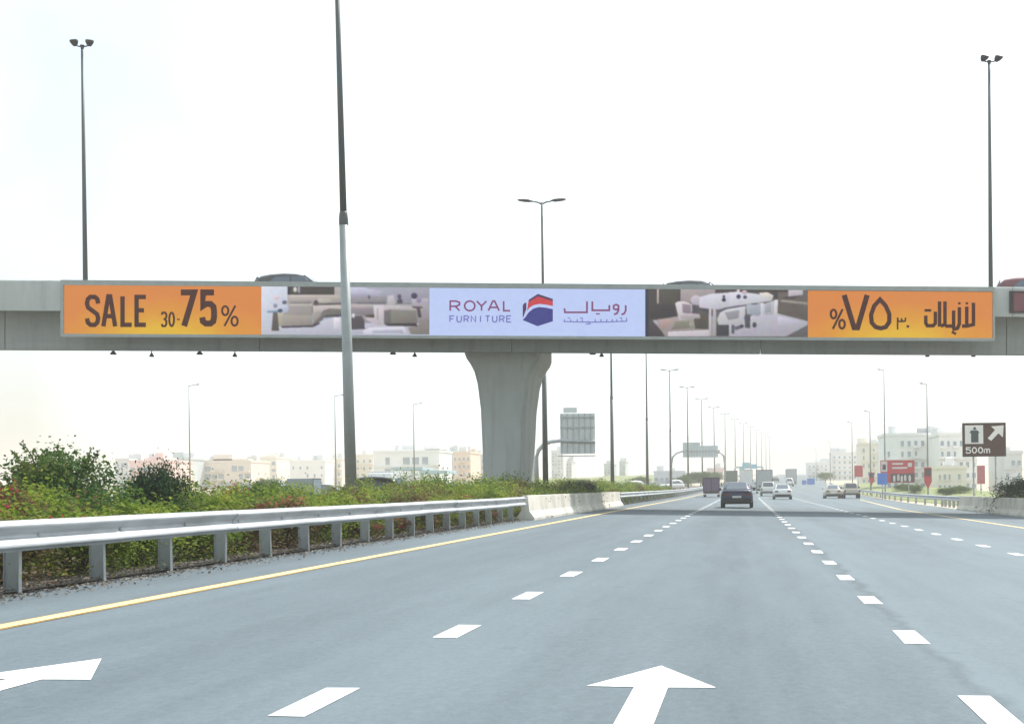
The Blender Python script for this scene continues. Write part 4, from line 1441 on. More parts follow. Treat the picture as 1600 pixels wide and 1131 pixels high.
def sedan(label, loc, rz, pm, suv=False, group=None, name='car'):
    o = thing(name, label, 'car', loc, rz, group)
    k = 1.0
    if suv:
        body = [(-2.25, 0.80, 0.45, 1.02), (-2.18, 0.9, 0.36, 1.1), (-1.6, 0.94, 0.3, 1.12), (0, 0.95, 0.28, 1.1), (1.0, 0.94, 0.3, 1.08), (1.9, 0.9, 0.32, 0.98), (2.2, 0.82, 0.4, 0.85), (2.28, 0.7, 0.5, 0.75)]
        cab = [(-2.12, 0.84, 0.72, 1.05, 1.12), (-1.95, 0.86, 0.69, 1.05, 1.5), (-1.7, 0.86, 0.68, 1.05, 1.69), (-1.2, 0.87, 0.68, 1.05, 1.77), (-0.6, 0.87, 0.68, 1.05, 1.8), (0.0, 0.86, 0.66, 1.05, 1.77), (0.4, 0.86, 0.66, 1.05, 1.68), (1.15, 0.84, 0.7, 1.02, 1.1)]
        rw = [(-0.64, -2.15, 1.16), (0.64, -2.15, 1.16), (0.56, -1.9, 1.66), (-0.56, -1.9, 1.66)]
        ws = [(-0.66, 1.12, 1.16), (0.66, 1.12, 1.16), (0.58, 0.38, 1.7), (-0.58, 0.38, 1.7)]
        zr, yl, yh, rad, zt = 0.36, -1.7, 0.9, 0.36, 0.88
    else:
        body = [(-2.32, 0.70, 0.42, 0.88), (-2.26, 0.83, 0.34, 0.97), (-1.95, 0.89, 0.26, 1.01), (-1.2, 0.91, 0.22, 0.98), (0, 0.91, 0.2, 0.95), (1.0, 0.9, 0.2, 0.93), (1.7, 0.87, 0.24, 0.86), (2.2, 0.8, 0.3, 0.72), (2.32, 0.66, 0.4, 0.6)]
        cab = [(-1.80, 0.76, 0.66, 0.93, 0.99), (-1.35, 0.80, 0.60, 0.93, 1.22), (-0.85, 0.82, 0.57, 0.92, 1.42), (-0.2, 0.83, 0.57, 0.92, 1.46), (0.4, 0.82, 0.57, 0.9, 1.42), (1.3, 0.78, 0.66, 0.88, 0.93)]
        rw = [(-0.60, -1.78, 1.03), (0.60, -1.78, 1.03), (0.49, -0.96, 1.41), (-0.49, -0.96, 1.41)]
        ws = [(-0.62, 1.26, 0.98), (0.62, 1.26, 0.98), (0.5, 0.52, 1.40), (-0.5, 0.52, 1.40)]
        zr, yl, yh, rad, zt = 0.33, -1.5, 0.8, 0.32, 0.78
    MB().loft([ring_body(*s) for s in body]).build('body', pm, o, smooth=True)
    MB().loft([ring_cab(*s) for s in cab]).build('cabin', pm, o, smooth=True)
    yb = body[0][0]
    for nm, q, sgn in (('rear_window', rw, -1), ('windscreen', ws, 1)):
        vs = [(x, y + sgn * 0.012, z + 0.012) for x, y, z in q] + [(x, y - sgn * 0.03, z - 0.03) for x, y, z in q]
        MB().add(vs, [(0, 1, 2, 3), (7, 6, 5, 4), (0, 4, 5, 1), (1, 5, 6, 2), (2, 6, 7, 3), (3, 7, 4, 0)]).build(nm, M_GLASS, o)
    zc, zh = (1.12, 1.62) if suv else (0.99, 1.34)
    hb, ht = (0.872, 0.735) if suv else (0.826, 0.655)
    for s in (-1, 1):
        for ya, yb2, yc, yd in ((yl + 0.2, -0.22, -0.25, yl + 0.75), (-0.15, yh, yh - 0.5, -0.17)):
            MB().add([(s * hb, ya, zc), (s * hb, yb2, zc), (s * ht, yc, zh), (s * ht, yd, zh),
                      (s * (hb - 0.05), ya, zc), (s * (hb - 0.05), yb2, zc), (s * (ht - 0.05), yc, zh), (s * (ht - 0.05), yd, zh)],
                     [(0, 1, 2, 3), (7, 6, 5, 4), (0, 4, 5, 1), (1, 5, 6, 2), (2, 6, 7, 3), (3, 7, 4, 0)]).build('side_window', M_GLASS, o)
        MB().box(s * 0.6 - 0.17, s * 0.6 + 0.17, yb - 0.005, yb + 0.16, zt - 0.08, zt + 0.06, 0.02, 0.0).build('tail_light', M_TAIL, o, bevel=0.01)
        MB().box(s * 0.97 - 0.09, s * 0.97 + 0.09, 0.72, 0.82, zc - 0.02, zc + 0.13, 0.02, 0.01).build('mirror', pm, o, bevel=0.02)
        for y in (-1.42, 1.38):
            wheel(o, s * (0.80 if not suv else 0.82), y, rad, 0.2, s)
    MB().box(-0.78, 0.78, yb - 0.03, yb + 0.25, zr - 0.06, zr + 0.16, 0.02, 0.01).build('bumper', M_DARK, o, bevel=0.03)
    MB().box(-0.25, 0.25, yb - 0.035, yb + 0.05, zr + 0.24, zr + 0.35).build('number_plate', M_PLATE, o)
    return o


def box_truck(label, loc, rz, box_m, cab_m, w=1.75, h=2.1, L=4.2, name='box_truck', cat='truck', group=None, door_m=None):
    o = thing(name, label, cat, loc, rz, group)
    z0 = 0.55
    hw = w / 2
    MB().box(-hw, hw, -L / 2, L / 2 - 1.4, z0, h, 0.02, 0.0).build('cargo_box', box_m, o, bevel=0.03)
    fr = MB()
    t = 0.07
    for a in ((-hw, hw, h - t, h + 0.005), (-hw, hw, z0 - 0.005, z0 + t)):
        fr = MB().box(a[0] - 0.006, a[1] + 0.006, -L / 2 - 0.02, -L / 2 + 0.03, a[2], a[3])
        fr.build('rear_frame', M_DARK, o)
    for s in (-1, 1):
        MB().box(s * (hw - t / 2) - t / 2, s * (hw - t / 2) + t / 2, -L / 2 - 0.019, -L / 2 + 0.03, z0 + t, h - t).build('rear_frame', M_DARK, o)
        MB().box(s * hw / 2 - hw / 2 + 0.04, s * hw / 2 + hw / 2 - 0.04, -L / 2 - 0.012, -L / 2 + 0.02, z0 + t + 0.02, h - t - 0.02).build('rear_door', door_m or box_m, o)
        MB().box(s * (hw - 0.2) - 0.1, s * (hw - 0.2) + 0.1, -L / 2 - 0.03, -L / 2 + 0.05, 0.40, 0.50).build('tail_light', M_TAIL, o)
        for y in (-L / 2 + 0.9, L / 2 - 0.75):
            wheel(o, s * (hw - 0.14), y, 0.34, 0.22, s)
        MB().box(s * (hw + 0.13) - 0.06, s * (hw + 0.13) + 0.06, L / 2 - 0.9, L / 2 - 0.84, 1.25, 1.55).build('mirror', M_DARK, o)
    MB().loft([[(-hw, L / 2 - 1.35, 0.45), (hw, L / 2 - 1.35, 0.45), (hw * 0.94, L / 2 - 1.35, h - 0.12), (-hw * 0.94, L / 2 - 1.35, h - 0.12)],
               [(-hw, L / 2 - 0.5, 0.42), (hw, L / 2 - 0.5, 0.42), (hw * 0.9, L / 2 - 0.5, h - 0.2), (-hw * 0.9, L / 2 - 0.5, h - 0.2)],
               [(-hw, L / 2, 0.42), (hw, L / 2, 0.42), (hw * 0.98, L / 2, 1.1), (-hw * 0.98, L / 2, 1.1)]]).build('cab', cab_m, o, bevel=0.04)
    MB().box(-hw + 0.1, hw - 0.1, -L / 2 + 0.1, L / 2 - 1.3, 0.38, z0 - 0.01).build('chassis', M_DARK, o)
    MB().box(-hw + 0.03, hw - 0.03, -L / 2 - 0.04, -L / 2 + 0.06, 0.28, 0.38).build('bumper', M_SWHITE, o)
    return o


def pickup(label, loc, rz, pm, group=None):
    o = thing('pickup_truck', label, 'pickup', loc, rz, group)
    MB().loft([ring_body(y, hw, zb, zt) for y, hw, zb, zt in ((-2.5, 0.84, 0.5, 1.02), (-2.45, 0.88, 0.45, 1.05), (0, 0.9, 0.42, 1.05), (1.2, 0.9, 0.4, 1.05), (2.2, 0.86, 0.42, 0.98), (2.4, 0.78, 0.5, 0.85))]).build('body', pm, o, smooth=True)
    MB().loft([ring_cab(*s) for s in ((-0.75, 0.84, 0.72, 1.0, 1.06), (-0.6, 0.84, 0.66, 1.0, 1.72), (0.5, 0.84, 0.66, 1.0, 1.72), (1.25, 0.82, 0.7, 1.0, 1.06))]).build('cabin', pm, o, smooth=True)
    MB().box(-0.6, 0.6, -0.8, -0.66, 1.16, 1.62, 0.05, 0.03).build('rear_window', M_GLASS, o)
    MB().box(-0.7, 0.7, -2.53, -2.49, 0.62, 1.0).build('tailgate', pm, o, bevel=0.02)
    MB().box(-0.8, 0.8, -2.6, -2.42, 0.4, 0.54).build('bumper', M_DARK, o, bevel=0.02)
    for s in (-1, 1):
        MB().box(s * 0.79 - 0.07, s * 0.79 + 0.07, -2.52, -2.4, 0.68, 0.96).build('tail_light', M_TAIL, o)
        MB().box(s * 0.97 - 0.1, s * 0.97 + 0.1, 0.8, 0.9, 1.08, 1.28).build('mirror', M_DARK, o)
        MB().add([(s * 0.835, -0.6, 1.12), (s * 0.835, 0.9, 1.12), (s * 0.70, 0.55, 1.6), (s * 0.70, -0.55, 1.6), (s * 0.78, -0.6, 1.12), (s * 0.78, 0.9, 1.12), (s * 0.66, 0.55, 1.6), (s * 0.66, -0.55, 1.6)],
                 [(0, 1, 2, 3), (7, 6, 5, 4), (0, 4, 5, 1), (1, 5, 6, 2), (2, 6, 7, 3), (3, 7, 4, 0)]).build('side_window', M_GLASS, o)
        for y in (-1.5, 1.5):
            wheel(o, s * 0.8, y, 0.36, 0.22, s)
    return o


PT_NAVY = mat('paint_dark_violet', (0.020, 0.025, 0.070), 0.4, 0.1, var=0.04, coat=0.15)
PT_WHITE = paint('paint_white', (0.62, 0.62, 0.60))
PT_SILVER = paint('paint_silver', (0.34, 0.35, 0.36))
PT_BEIGE = paint('paint_beige', (0.44, 0.40, 0.33))
PT_MAROON = paint('paint_dark_red', (0.12, 0.02, 0.03))
PT_BLACK = paint('paint_black', (0.015, 0.016, 0.018))
PT_GREEN = paint('paint_dark_green', (0.03, 0.07, 0.05))
M_PURPLE = mat('purple_tarpaulin', (0.085, 0.05, 0.11), 0.7, var=0.15)
M_CARGO = mat('cargo_white', (0.58, 0.58, 0.56), 0.6, var=0.06)
M_CARGOG = mat('cargo_grey', (0.33, 0.34, 0.34), 0.6, var=0.08)


def on_road(px, Y):
    X = PX(px, Y)
    return (X, Y, gz(X, Y) + 0.004)


sedan('dark violet sedan in the middle lane just past the bridge shadow', on_road(1151.5, 77.5 + 2.3), 0, PT_NAVY)
box_truck('small van truck with dark purple rear in the left lane', on_road(1112, 150), 0, M_DARK, PT_WHITE, 1.75, 2.05, 4.0, door_m=M_PURPLE)
sedan('white sedan right of the dark violet sedan', on_road(1222, 136), 0, PT_WHITE)
pickup('white pickup with dark rear window ahead of the white sedan', on_road(1200, 168), 0, PT_WHITE)
box_truck('tall grey box truck ahead of the white pickup', on_road(1194, 200), 0, M_CARGOG, PT_WHITE, 2.3, 3.3, 6.5)
sedan('beige car left of two in the exit lane at right', on_road(1300, 152), 0, PT_BEIGE)
pickup('beige pickup right of two in the exit lane', on_road(1329, 154), 0, PT_BEIGE)
sedan('white car far ahead above the white sedan', on_road(1233, 300), 0, PT_WHITE, True)
box_truck('far white box truck straight ahead in the middle lane', on_road(1166, 265), 0, M_CARGO, PT_WHITE, 2.4, 3.5, 7)
box_truck('far dark green lorry left of the white box truck', on_road(1144, 290), 0, PT_GREEN, PT_GREEN, 2.3, 3.2, 7)
box_truck('far grey lorry right of the highway centre', on_road(1236, 340), 0, M_CARGOG, PT_WHITE, 2.5, 3.6, 8)
sedan('far silver car in the left middle lane', on_road(1178, 240), 0, PT_SILVER)
sedan('far dark car right of the white box truck', on_road(1212, 380), 0, PT_BLACK)

# cars up on the flyover, only their roofs over the parapet
def deck_car(px, ly, pm, label, rot, suv=False, dz=0.0):
    q = on_bridge(px, 440, ly)
    c = BM @ Vector((q.x, ly, 2.02 + (ly + 1.0) * 0.5 / 11.6 + 0.01 + dz))
    return sedan(label, c, rot, pm, suv)


deck_car(470, 3.6, PT_BLACK, 'dark car roof showing over the flyover parapet above the sofa picture', math.radians(-92), True)
deck_car(1098, 5.5, PT_BLACK, 'car roof barely showing above the dining picture on the flyover', math.radians(-92), True)
deck_car(1622, 2.8, PT_MAROON, 'dark red car on the flyover at the right picture edge', math.radians(-92), True)


# ------------------------------------------------------------------ signs right of the road
def board(name, label, cat, px0, px1, py0, py1, Y, m, posts, back=0.05):
    a, b = P(px0, py1, Y), P(px1, py0, Y)
    g = gz((a.x + b.x) / 2, Y) - 0.05
    o = thing(name, label, cat, ((a.x + b.x) / 2, Y, g))
    w, z0, z1 = (b.x - a.x), a.z - g, b.z - g
    MB().box(-w / 2, w / 2, 0, back, z0, z1).build('panel', m, o, bevel=0.015)
    for px in posts:
        x = P(px, py1, Y).x - o.location.x
        MB().tube([(x, back + 0.07, -0.3), (x, back + 0.07, z1 - 0.1)], 0.055, 8).build('post', M_GALVD, o)
    return o, w, z0, z1


Yb = 90.0
bs, bw, bz0, bz1 = board('direction_sign', 'brown tourist sign with tower symbol, arrow and 500m', 'road sign', 1504, 1571.5, 660, 713.5, Yb, M_BROWN, (1521.5, 1556))


def bp(u, v):
    """u 0..1 left to right, v 0..1 top to bottom on the brown sign"""
    return (-bw / 2 + bw * u, bz1 - (bz1 - bz0) * v)


def flat(o, pts, m, y, name):
    mb = MB()
    mb.add([(x, y, z) for x, z in pts] + [(x, y + 0.004, z) for x, z in pts],
           [tuple(range(len(pts))), tuple(range(2 * len(pts) - 1, len(pts) - 1, -1))] + [(i, (i + 1) % len(pts), (i + 1) % len(pts) + len(pts), i + len(pts)) for i in range(len(pts))])
    return mb.build(name, m, o)


flat(bs, [bp(0.06, 0.07), bp(0.48, 0.07), bp(0.48, 0.62), bp(0.06, 0.62)], M_SWHITE, -0.006, 'symbol_plate')
M_TEAL = mat('sign_dark_teal', (0.03, 0.06, 0.065), 0.5, var=0.1)
flat(bs, [bp(0.20, 0.58), bp(0.20, 0.30), bp(0.16, 0.30), bp(0.20, 0.22), bp(0.35, 0.22), bp(0.40, 0.30), bp(0.37, 0.30), bp(0.37, 0.58)], M_TEAL, -0.012, 'symbol')
flat(bs, [bp(0.24, 0.20), bp(0.27, 0.12), bp(0.30, 0.12), bp(0.33, 0.20)], M_TEAL, -0.012, 'symbol')
flat(bs, [bp(0.58, 0.46), bp(0.66, 0.54), bp(0.83, 0.315), bp(0.93, 0.44), bp(0.95, 0.08), bp(0.66, 0.11), bp(0.75, 0.215)], M_SWHITE, -0.006, 'arrow')


def sign_text(o, txt, boxes, w, m, y):
    for ch, bx4 in zip(txt, boxes):
        mb = MB()
        for st in glyph(ch, *bx4):
            pts = [Vector(p) for p in st]
            for i in range(len(pts) - 1):
                d = (pts[i + 1] - pts[i]).normalized()
                nn_ = Vector((-d.y, d.x)) * w / 2
                e = d * w * 0.25
                k = [pts[i] - e + nn_, pts[i + 1] + e + nn_, pts[i + 1] + e - nn_, pts[i] - e - nn_]
                mb.add([(q.x, y - 0.0004 * i, -q.y) for q in k], [(0, 1, 2, 3)])
        mb.build('letter', m, o)


def bpt(u0, v0, u1, v1):
    a, b = bp(u0, v0), bp(u1, v1)
    return (a[0], -a[1], b[0], -b[1])


sign_text(bs, '500m', [bpt(0.085, 0.73, 0.18, 0.89), bpt(0.225, 0.73, 0.32, 0.89), bpt(0.365, 0.73, 0.46, 0.89), bpt(0.50, 0.78, 0.62, 0.89)], 0.075, M_SWHITE, -0.008)
for a in ((0.0, 0.0, 1.0, 0.022), (0.0, 0.978, 1.0, 1.0)):
    flat(bs, [bp(a[0], a[1]), bp(a[2], a[1]), bp(a[2], a[3]), bp(a[0], a[3])], M_DARK, -0.005, 'rim')

# red advertising board with pictured people, blue board before it
rb, rw_, rz0, rz1 = board('advertising_board', 'red advertising board with white lettering and pictured people', 'billboard', 1376, 1429, 718.5, 754.5, 150, M_SRED, (1384, 1420), 0.12)


def rbp(u, v):
    return (-rw_ / 2 + rw_ * u, rz1 - (rz1 - rz0) * v)


M_SDARK = mat('print_dark', (0.06, 0.05, 0.06), 0.6, var=0.3, scale=6)
M_SPALE = mat('print_pale', (0.55, 0.50, 0.50), 0.6, var=0.2, scale=6)
flat(rb, [rbp(0.02, 0.04), rbp(0.2, 0.04), rbp(0.2, 0.5), rbp(0.02, 0.5)], M_SPALE, -0.01, 'print_area')
flat(rb, [rbp(0.06, 0.18), rbp(0.16, 0.18), rbp(0.16, 0.42), rbp(0.06, 0.42)], M_SDARK, -0.016, 'print_area')
flat(rb, [rbp(0.3, 0.60), rbp(0.99, 0.58), rbp(0.99, 0.97), rbp(0.3, 0.97)], M_SDARK, -0.01, 'print_area')
for u0, v0, u1, v1 in ((0.34, 0.12, 0.66, 0.2), (0.34, 0.3, 0.78, 0.38), (0.8, 0.12, 0.92, 0.3)):
    flat(rb, [rbp(u0, v0), rbp(u1, v0), rbp(u1, v1), rbp(u0, v1)], M_SPALE, -0.01, 'print_area')
for u, v in ((0.4, 0.7), (0.52, 0.66), (0.62, 0.72), (0.72, 0.68), (0.85, 0.7)):
    flat(rb, [rbp(u - 0.03, v + 0.24), rbp(u + 0.03, v + 0.24), rbp(u + 0.035, v + 0.05), rbp(u + 0.015, v - 0.04), rbp(u - 0.015, v - 0.04), rbp(u - 0.035, v + 0.05)], M_SPALE, -0.016, 'print_area')
board('blue_board', 'small blue board at the left foot of the red advertising board', 'sign', 1371, 1386.5, 739, 757, 148, M_SBLUE, (1379,))
board('blue_board', 'far small blue sign right of the highway vehicles', 'sign', 1261, 1273, 747, 757, 300, M_SBLUE, (1267,))
board('blue_board', 'far tiny blue sign left of the other blue sign', 'sign', 1253, 1260, 750, 757, 310, M_SBLUE, (1256,))
board('red_board', 'upright pink red board below the brown sign', 'sign', 1527, 1539, 727, 756, 140, mat('sign_pink', (0.45, 0.14, 0.17), 0.6, var=0.2, scale=4), (1533,))
board('red_board', 'far small red board left of the red advertising board', 'sign', 1335, 1348, 727, 745, 230, M_SRED, (1341,))


def shield(label, px, py0, py1, w, Y):
    a = P(px, py1, Y)
    b = P(px, py0, Y)
    g = gz(a.x, Y) - 0.05
    o = thing('shield_banner', label, 'banner', (a.x, Y, g), group='red shield banners on posts')
    hw = w * Y / F / 2
    z0, z1 = a.z - g, b.z - g
    h = z1 - z0
    flat(o, [(-hw, z1), (hw, z1), (hw, z0 + h * 0.35), (0, z0), (-hw, z0 + h * 0.35)], M_SRED, -0.06, 'banner')
    flat(o, [(-hw * 0.8, z1 - h * 0.06), (hw * 0.8, z1 - h * 0.06), (hw * 0.8, z1 - h * 0.4), (-hw * 0.8, z1 - h * 0.4)], M_SDARK, -0.07, 'banner_print')
    MB().tube([(0, 0, -0.2), (0, 0, z1 + 0.2)], 0.05, 8).build('post', M_GALVD, o)


shield('red shield shaped banner with dark top right of the red board', 1450, 730, 764, 12, 135)
shield('smaller red shield banner left of the red advertising board', 1362, 738, 758, 8, 185)

# grey sign back on a curved cantilever arm, right of the pier
Yc = 112.0
g0 = R(PX(839, Yc), Yc)
cs = thing('cantilever_sign', 'grey ribbed back of a road sign on a curved arm right of the pier', 'road sign', (g0.x, Yc, gz(g0.x, Yc)))


def C(px, py):
    q = P(px, py, Yc)
    return (q.x - cs.location.x, q.z - cs.location.z)


for (pa, pb, pya, pyb, nm) in ((875.5, 929, 645.5, 709, 'sign_panel'), (880, 901, 636.5, 645.0, 'sign_header')):
    x0, z0 = C(pa, pyb)
    x1, z1 = C(pb, pya)
    MB().box(x0, x1, 0.10, 0.16, z0, z1).build(nm, M_SGREY, cs)
x0, z0 = C(875.5, 709)
x1, z1 = C(929, 645.5)
for i in range(12):
    x = x0 + (x1 - x0) * (i + 0.5) / 12
    MB().box(x - 0.035, x + 0.035, 0.02, 0.098, z0 + 0.01, z1 - 0.01).build('stiffener', M_SGREY if i % 2 else M_GALVD, cs)
for py in (668, 652):
    z = C(880, py)[1]
    MB().box(x0, x1, -0.03, 0.018, z - 0.05, z + 0.05).build('cross_bar', M_GALVD, cs)
pth = [(0, 0, -0.3)] + [(C(a, b)[0], 0, C(a, b)[1]) for a, b in ((838, 715), (841, 704), (849, 695), (860, 690), (875, 688.5), (930, 690))]
MB().tube(pth, [0.2, 0.17, 0.165, 0.16, 0.15, 0.14, 0.13], 12).build('mast_arm', M_GALVD, cs, smooth=True)
xa, za = C(873, 712.5)
xb, zb_ = C(930, 710)
MB().box(xa, xb, -0.25, 0.35, za - 0.03, za + 0.03).build('catwalk', M_GALVD, cs)

# far gantry over the opposite carriageway
Yg = 262.0
gp = thing('gantry_sign', 'far blue-grey sign backs on a gantry with two curved legs', 'road sign', (PX(1092, Yg), Yg, gz(PX(1092, Yg), Yg)))


def Gq(px, py):
    q = P(px, py, Yg)
    return (q.x - gp.location.x, q.z - gp.location.z)


for pa, pb, pya, pyb in ((1067, 1093.5, 691, 714.5), (1094, 1121.5, 696, 714.5)):
    x0, z0 = Gq(pa, pyb)
    x1, z1 = Gq(pb, pya)
    MB().box(x0, x1, 0.1, 0.2, z0, z1).build('sign_panel', M_SBACK, gp)
    n = 6
    for i in range(n):
        x = x0 + (x1 - x0) * (i + 0.5) / n
        MB().box(x - 0.06, x + 0.06, 0.0, 0.098, z0, z1).build('stiffener', M_SGREY, gp)
x0, z0 = Gq(1064, 705)
x1, z1 = Gq(1125, 706)
MB().box(x0, x1, -0.12, -0.002, z0 - 0.14, z0 + 0.14).build('cross_beam', M_GALVD, gp)
MB().tube([(Gq(1049, 740)[0], 0, -0.2)] + [(Gq(a, b)[0], 0, Gq(a, b)[1]) for a, b in ((1049, 726), (1051, 714), (1057, 708), (1066, 705))], 0.17, 10).build('leg', M_GALVD, gp, smooth=True)
MB().tube([(Gq(1132.5, 740)[0], 0, -0.2)] + [(Gq(a, b)[0], 0, Gq(a, b)[1]) for a, b in ((1132.5, 724), (1131, 713), (1127, 708), (1120, 706))], 0.17, 10).build('leg', M_GALVD, gp, smooth=True)
# farther gantry with light blue signs across the road
Yf = 420.0
gf = thing('gantry_sign', 'very far pale blue gantry signs above the highway', 'road sign', (PX(1168, Yf), Yf, gz(PX(1168, Yf), Yf)))
M_PBLUE = mat('sign_light_blue', (0.12, 0.36, 0.46), 0.6, var=0.1)
for pa, pb, pya, pyb in ((1155, 1163, 729, 733), (1160, 1172, 722.5, 732), (1174, 1183, 725, 732)):
    q0_, q1_ = P(pa, pyb, Yf) - gf.location, P(pb, pya, Yf) - gf.location
    MB().box(q0_.x, q1_.x, -0.1 - 0.1 * (pa % 3), 0.0 - 0.1 * (pa % 3), q0_.z, q1_.z).build('sign_panel', M_PBLUE, gf)
zb_ = (P(1168, 731, Yf) - gf.location).z
for px in (1148, 1192):
    x = (P(px, 731, Yf) - gf.location).x
    MB().box(x - 0.2, x + 0.2, 0.02, 0.4, -0.5, zb_).build('leg', M_GALVD, gf)
MB().box((P(1148, 731, Yf) - gf.location).x, (P(1192, 731, Yf) - gf.location).x, 0.02, 0.4, zb_, zb_ + 0.5).build('cross_beam', M_GALVD, gf)


# ------------------------------------------------------------------ buildings
def bmat(name, col):
    return mat(name, col, 0.85, var=0.06, scale=0.3)


B_WHITE, B_CREAM, B_PINK = bmat('wall_white', (0.8, 0.79, 0.77)), bmat('wall_cream', (0.76, 0.7, 0.61)), bmat('wall_pink', (0.74, 0.52, 0.49))
B_GREY, B_BEIGE, B_TEAL, B_ORANGE = bmat('wall_grey', (0.6, 0.61, 0.62)), bmat('wall_beige', (0.7, 0.61, 0.53)), bmat('wall_teal_grey', (0.5, 0.55, 0.55)), bmat('wall_orange', (0.74, 0.58, 0.48))
WIN = {}


def building(label, px0, px1, pytop, Y, wm, depth=14, floors=3, bays=5, win=(0.55, 0.5), gm=None, blocks=(), roofline=0.5, name='building', group=None, skip=()):
    """blocks: (u0, u1, extra height in px) raised parts of the roof line"""
    a, b = P(px0, 752, Y), P(px1, pytop, Y)
    xc = (a.x + b.x) / 2
    g = gz(xc, Y) - 0.3
    o = thing(name, label, 'building', (xc, Y, g), group=group)
    w = b.x - a.x
    H = b.z - g
    MB().box(-w / 2, w / 2, 0, depth, 0, H).build('wall', wm, o)
    MB().box(-w / 2 - 0.15, w / 2 + 0.15, -0.15, depth + 0.15, H, H + roofline).build('roof_parapet', wm, o)
    for u0, u1, e in blocks:
        MB().box(-w / 2 + w * u0, -w / 2 + w * u1, depth * 0.2, depth * 0.8, H + roofline, H + e * Y / F).build('roof_block', wm, o)
    fh, bw_ = H / (floors + 0.3), w / bays
    rb_ = random.Random(label)
    for _ in range(rb_.randint(2, 4)):           # tanks, huts and cooling units on the roof
        x_, y_ = rb_.uniform(-0.42, 0.42) * w, rb_.uniform(0.15, 0.8) * depth
        if rb_.random() < 0.5:
            MB().tube([(x_, y_, H), (x_, y_, H + roofline + 1.3), (x_, y_, H + roofline + 1.5)], [0.7, 0.7, 0.3], 10).build('roof_tank', B_GREY, o)
        else:
            hw_ = rb_.uniform(0.6, 1.6)
            MB().box(x_ - hw_, x_ + hw_, y_ - 1, y_ + 1, H, H + roofline + rb_.uniform(0.7, 1.8)).build('roof_hut', rb_.choice((wm, B_GREY)), o)
    for i in range(1, floors):
        if rb_.random() < 0.55:
            MB().box(-w / 2 - 0.12, w / 2 + 0.12, -0.3, -0.002, fh * i + fh * 0.02, fh * i + fh * 0.1).build('floor_band', wm, o)
    for j in range(bays):
        if rb_.random() < 0.25 and floors > 2:       # balcony stack
            for i in range(1, floors):
                MB().box(-w / 2 + bw_ * j + bw_ * 0.08, -w / 2 + bw_ * (j + 1) - bw_ * 0.08, -1.1, -0.305, fh * (i + 0.12), fh * (i + 0.34)).build('balcony', wm, o)
    ww, wh = bw_ * win[0], fh * win[1]
    gm = gm or M_BGLASS
    wmesh = None
    for i in range(floors):
        for j in range(bays):
            if (i, j) in skip or rb_.random() < 0.14:
                continue
            x, z = -w / 2 + bw_ * (j + 0.5), fh * (i + 0.55)
            if wmesh is None:
                mb = MB().box(-ww / 2, ww / 2, -0.06, 0.0, -wh / 2, wh / 2)
                wo_ = mb.build('window', gm, o, loc=(x, -0.003, z))
                wmesh = wo_
                s_ = MB().box(-ww / 2 - 0.1, ww / 2 + 0.1, -0.2, 0.05, -wh / 2 - 0.14, -wh / 2 - 0.01).build('sill', wm, wo_)
            else:
                c = copy_obj(wmesh, o, (x, -0.003, z))
                c.scale = (rb_.choice((1.0, 1.0, 1.15, 0.7)), 1, rb_.choice((1.0, 1.0, 0.8)))
                copy_obj(s_, c)
    return o


building('grey-white small tower block at the far left', 181, 201, 719, 330, B_GREY, floors=4, bays=3, win=(0.4, 0.75))
building('pink building with stepped roof behind the round dark bush', 202, 262, 722, 310, B_PINK, floors=3, bays=6, blocks=((0.3, 0.72, 8), (0.1, 0.5, 4)))
building('grey-green low block left of the single-arm lamp post', 256, 296, 718, 350, B_TEAL, floors=3, bays=4)
building('long beige building with blue-grey glass front', 299, 392, 722, 360, B_BEIGE, floors=3, bays=9, win=(0.78, 0.72), blocks=((0.1, 0.9, 6), (0.3, 0.62, 13)))
building('pale cream block right of the long beige building', 394, 432, 716, 400, B_CREAM, floors=4, bays=4, blocks=((0.3, 0.8, 5),))
building('low white block between container and lamp post', 453, 508, 721, 380, B_WHITE, floors=3, bays=5, win=(0.25, 0.4))
building('small cream block right of the low white block', 508, 534, 718, 390, B_CREAM, floors=3, bays=3, win=(0.3, 0.4))
building('pale cream block right of the thick lamp post', 555, 583, 712, 400, B_CREAM, floors=4, bays=3, win=(0.3, 0.4))
building('white block with three large dark windows and roof tower', 584, 686, 706, 320, B_WHITE, floors=3, bays=7, win=(0.62, 0.62), blocks=((0.76, 0.97, 12), (0.3, 0.97, 5)), skip=((0, 0), (1, 0), (2, 0), (2, 6), (1, 6), (0, 6)))
building('grey-green narrow block left of the orange building', 690, 708, 707, 380, B_TEAL, floors=4, bays=2)
building('orange-pink block left of the pier', 708, 735, 708, 370, B_ORANGE, floors=4, bays=4, win=(0.35, 0.45))
building('pale grey block touching the pier on its left', 735, 775, 712, 400, B_GREY, floors=4, bays=5, win=(0.4, 0.45))
building('hazy tower in the gap right of the pier', 862, 880, 705, 520, B_GREY, floors=8, bays=4, win=(0.4, 0.5))
building('lower hazy block beside the hazy tower', 880, 893, 722, 530, B_GREY, floors=5, bays=3, win=(0.4, 0.5))
building('small hazy tower left of the median lamp posts', 944, 958, 726, 520, B_TEAL, floors=5, bays=3, win=(0.4, 0.5))
building('slim hazy tower right of the small hazy tower', 968, 977, 722, 540, B_TEAL, floors=6, bays=2, win=(0.4, 0.5))
building('low grey shed with dark roof between median lamp posts', 1022, 1070, 738, 360, B_GREY, floors=1, bays=6, win=(0.6, 0.4))
building('pink-white low block under the far gantry', 1105, 1130, 733, 480, B_PINK, floors=2, bays=4, win=(0.4, 0.4))
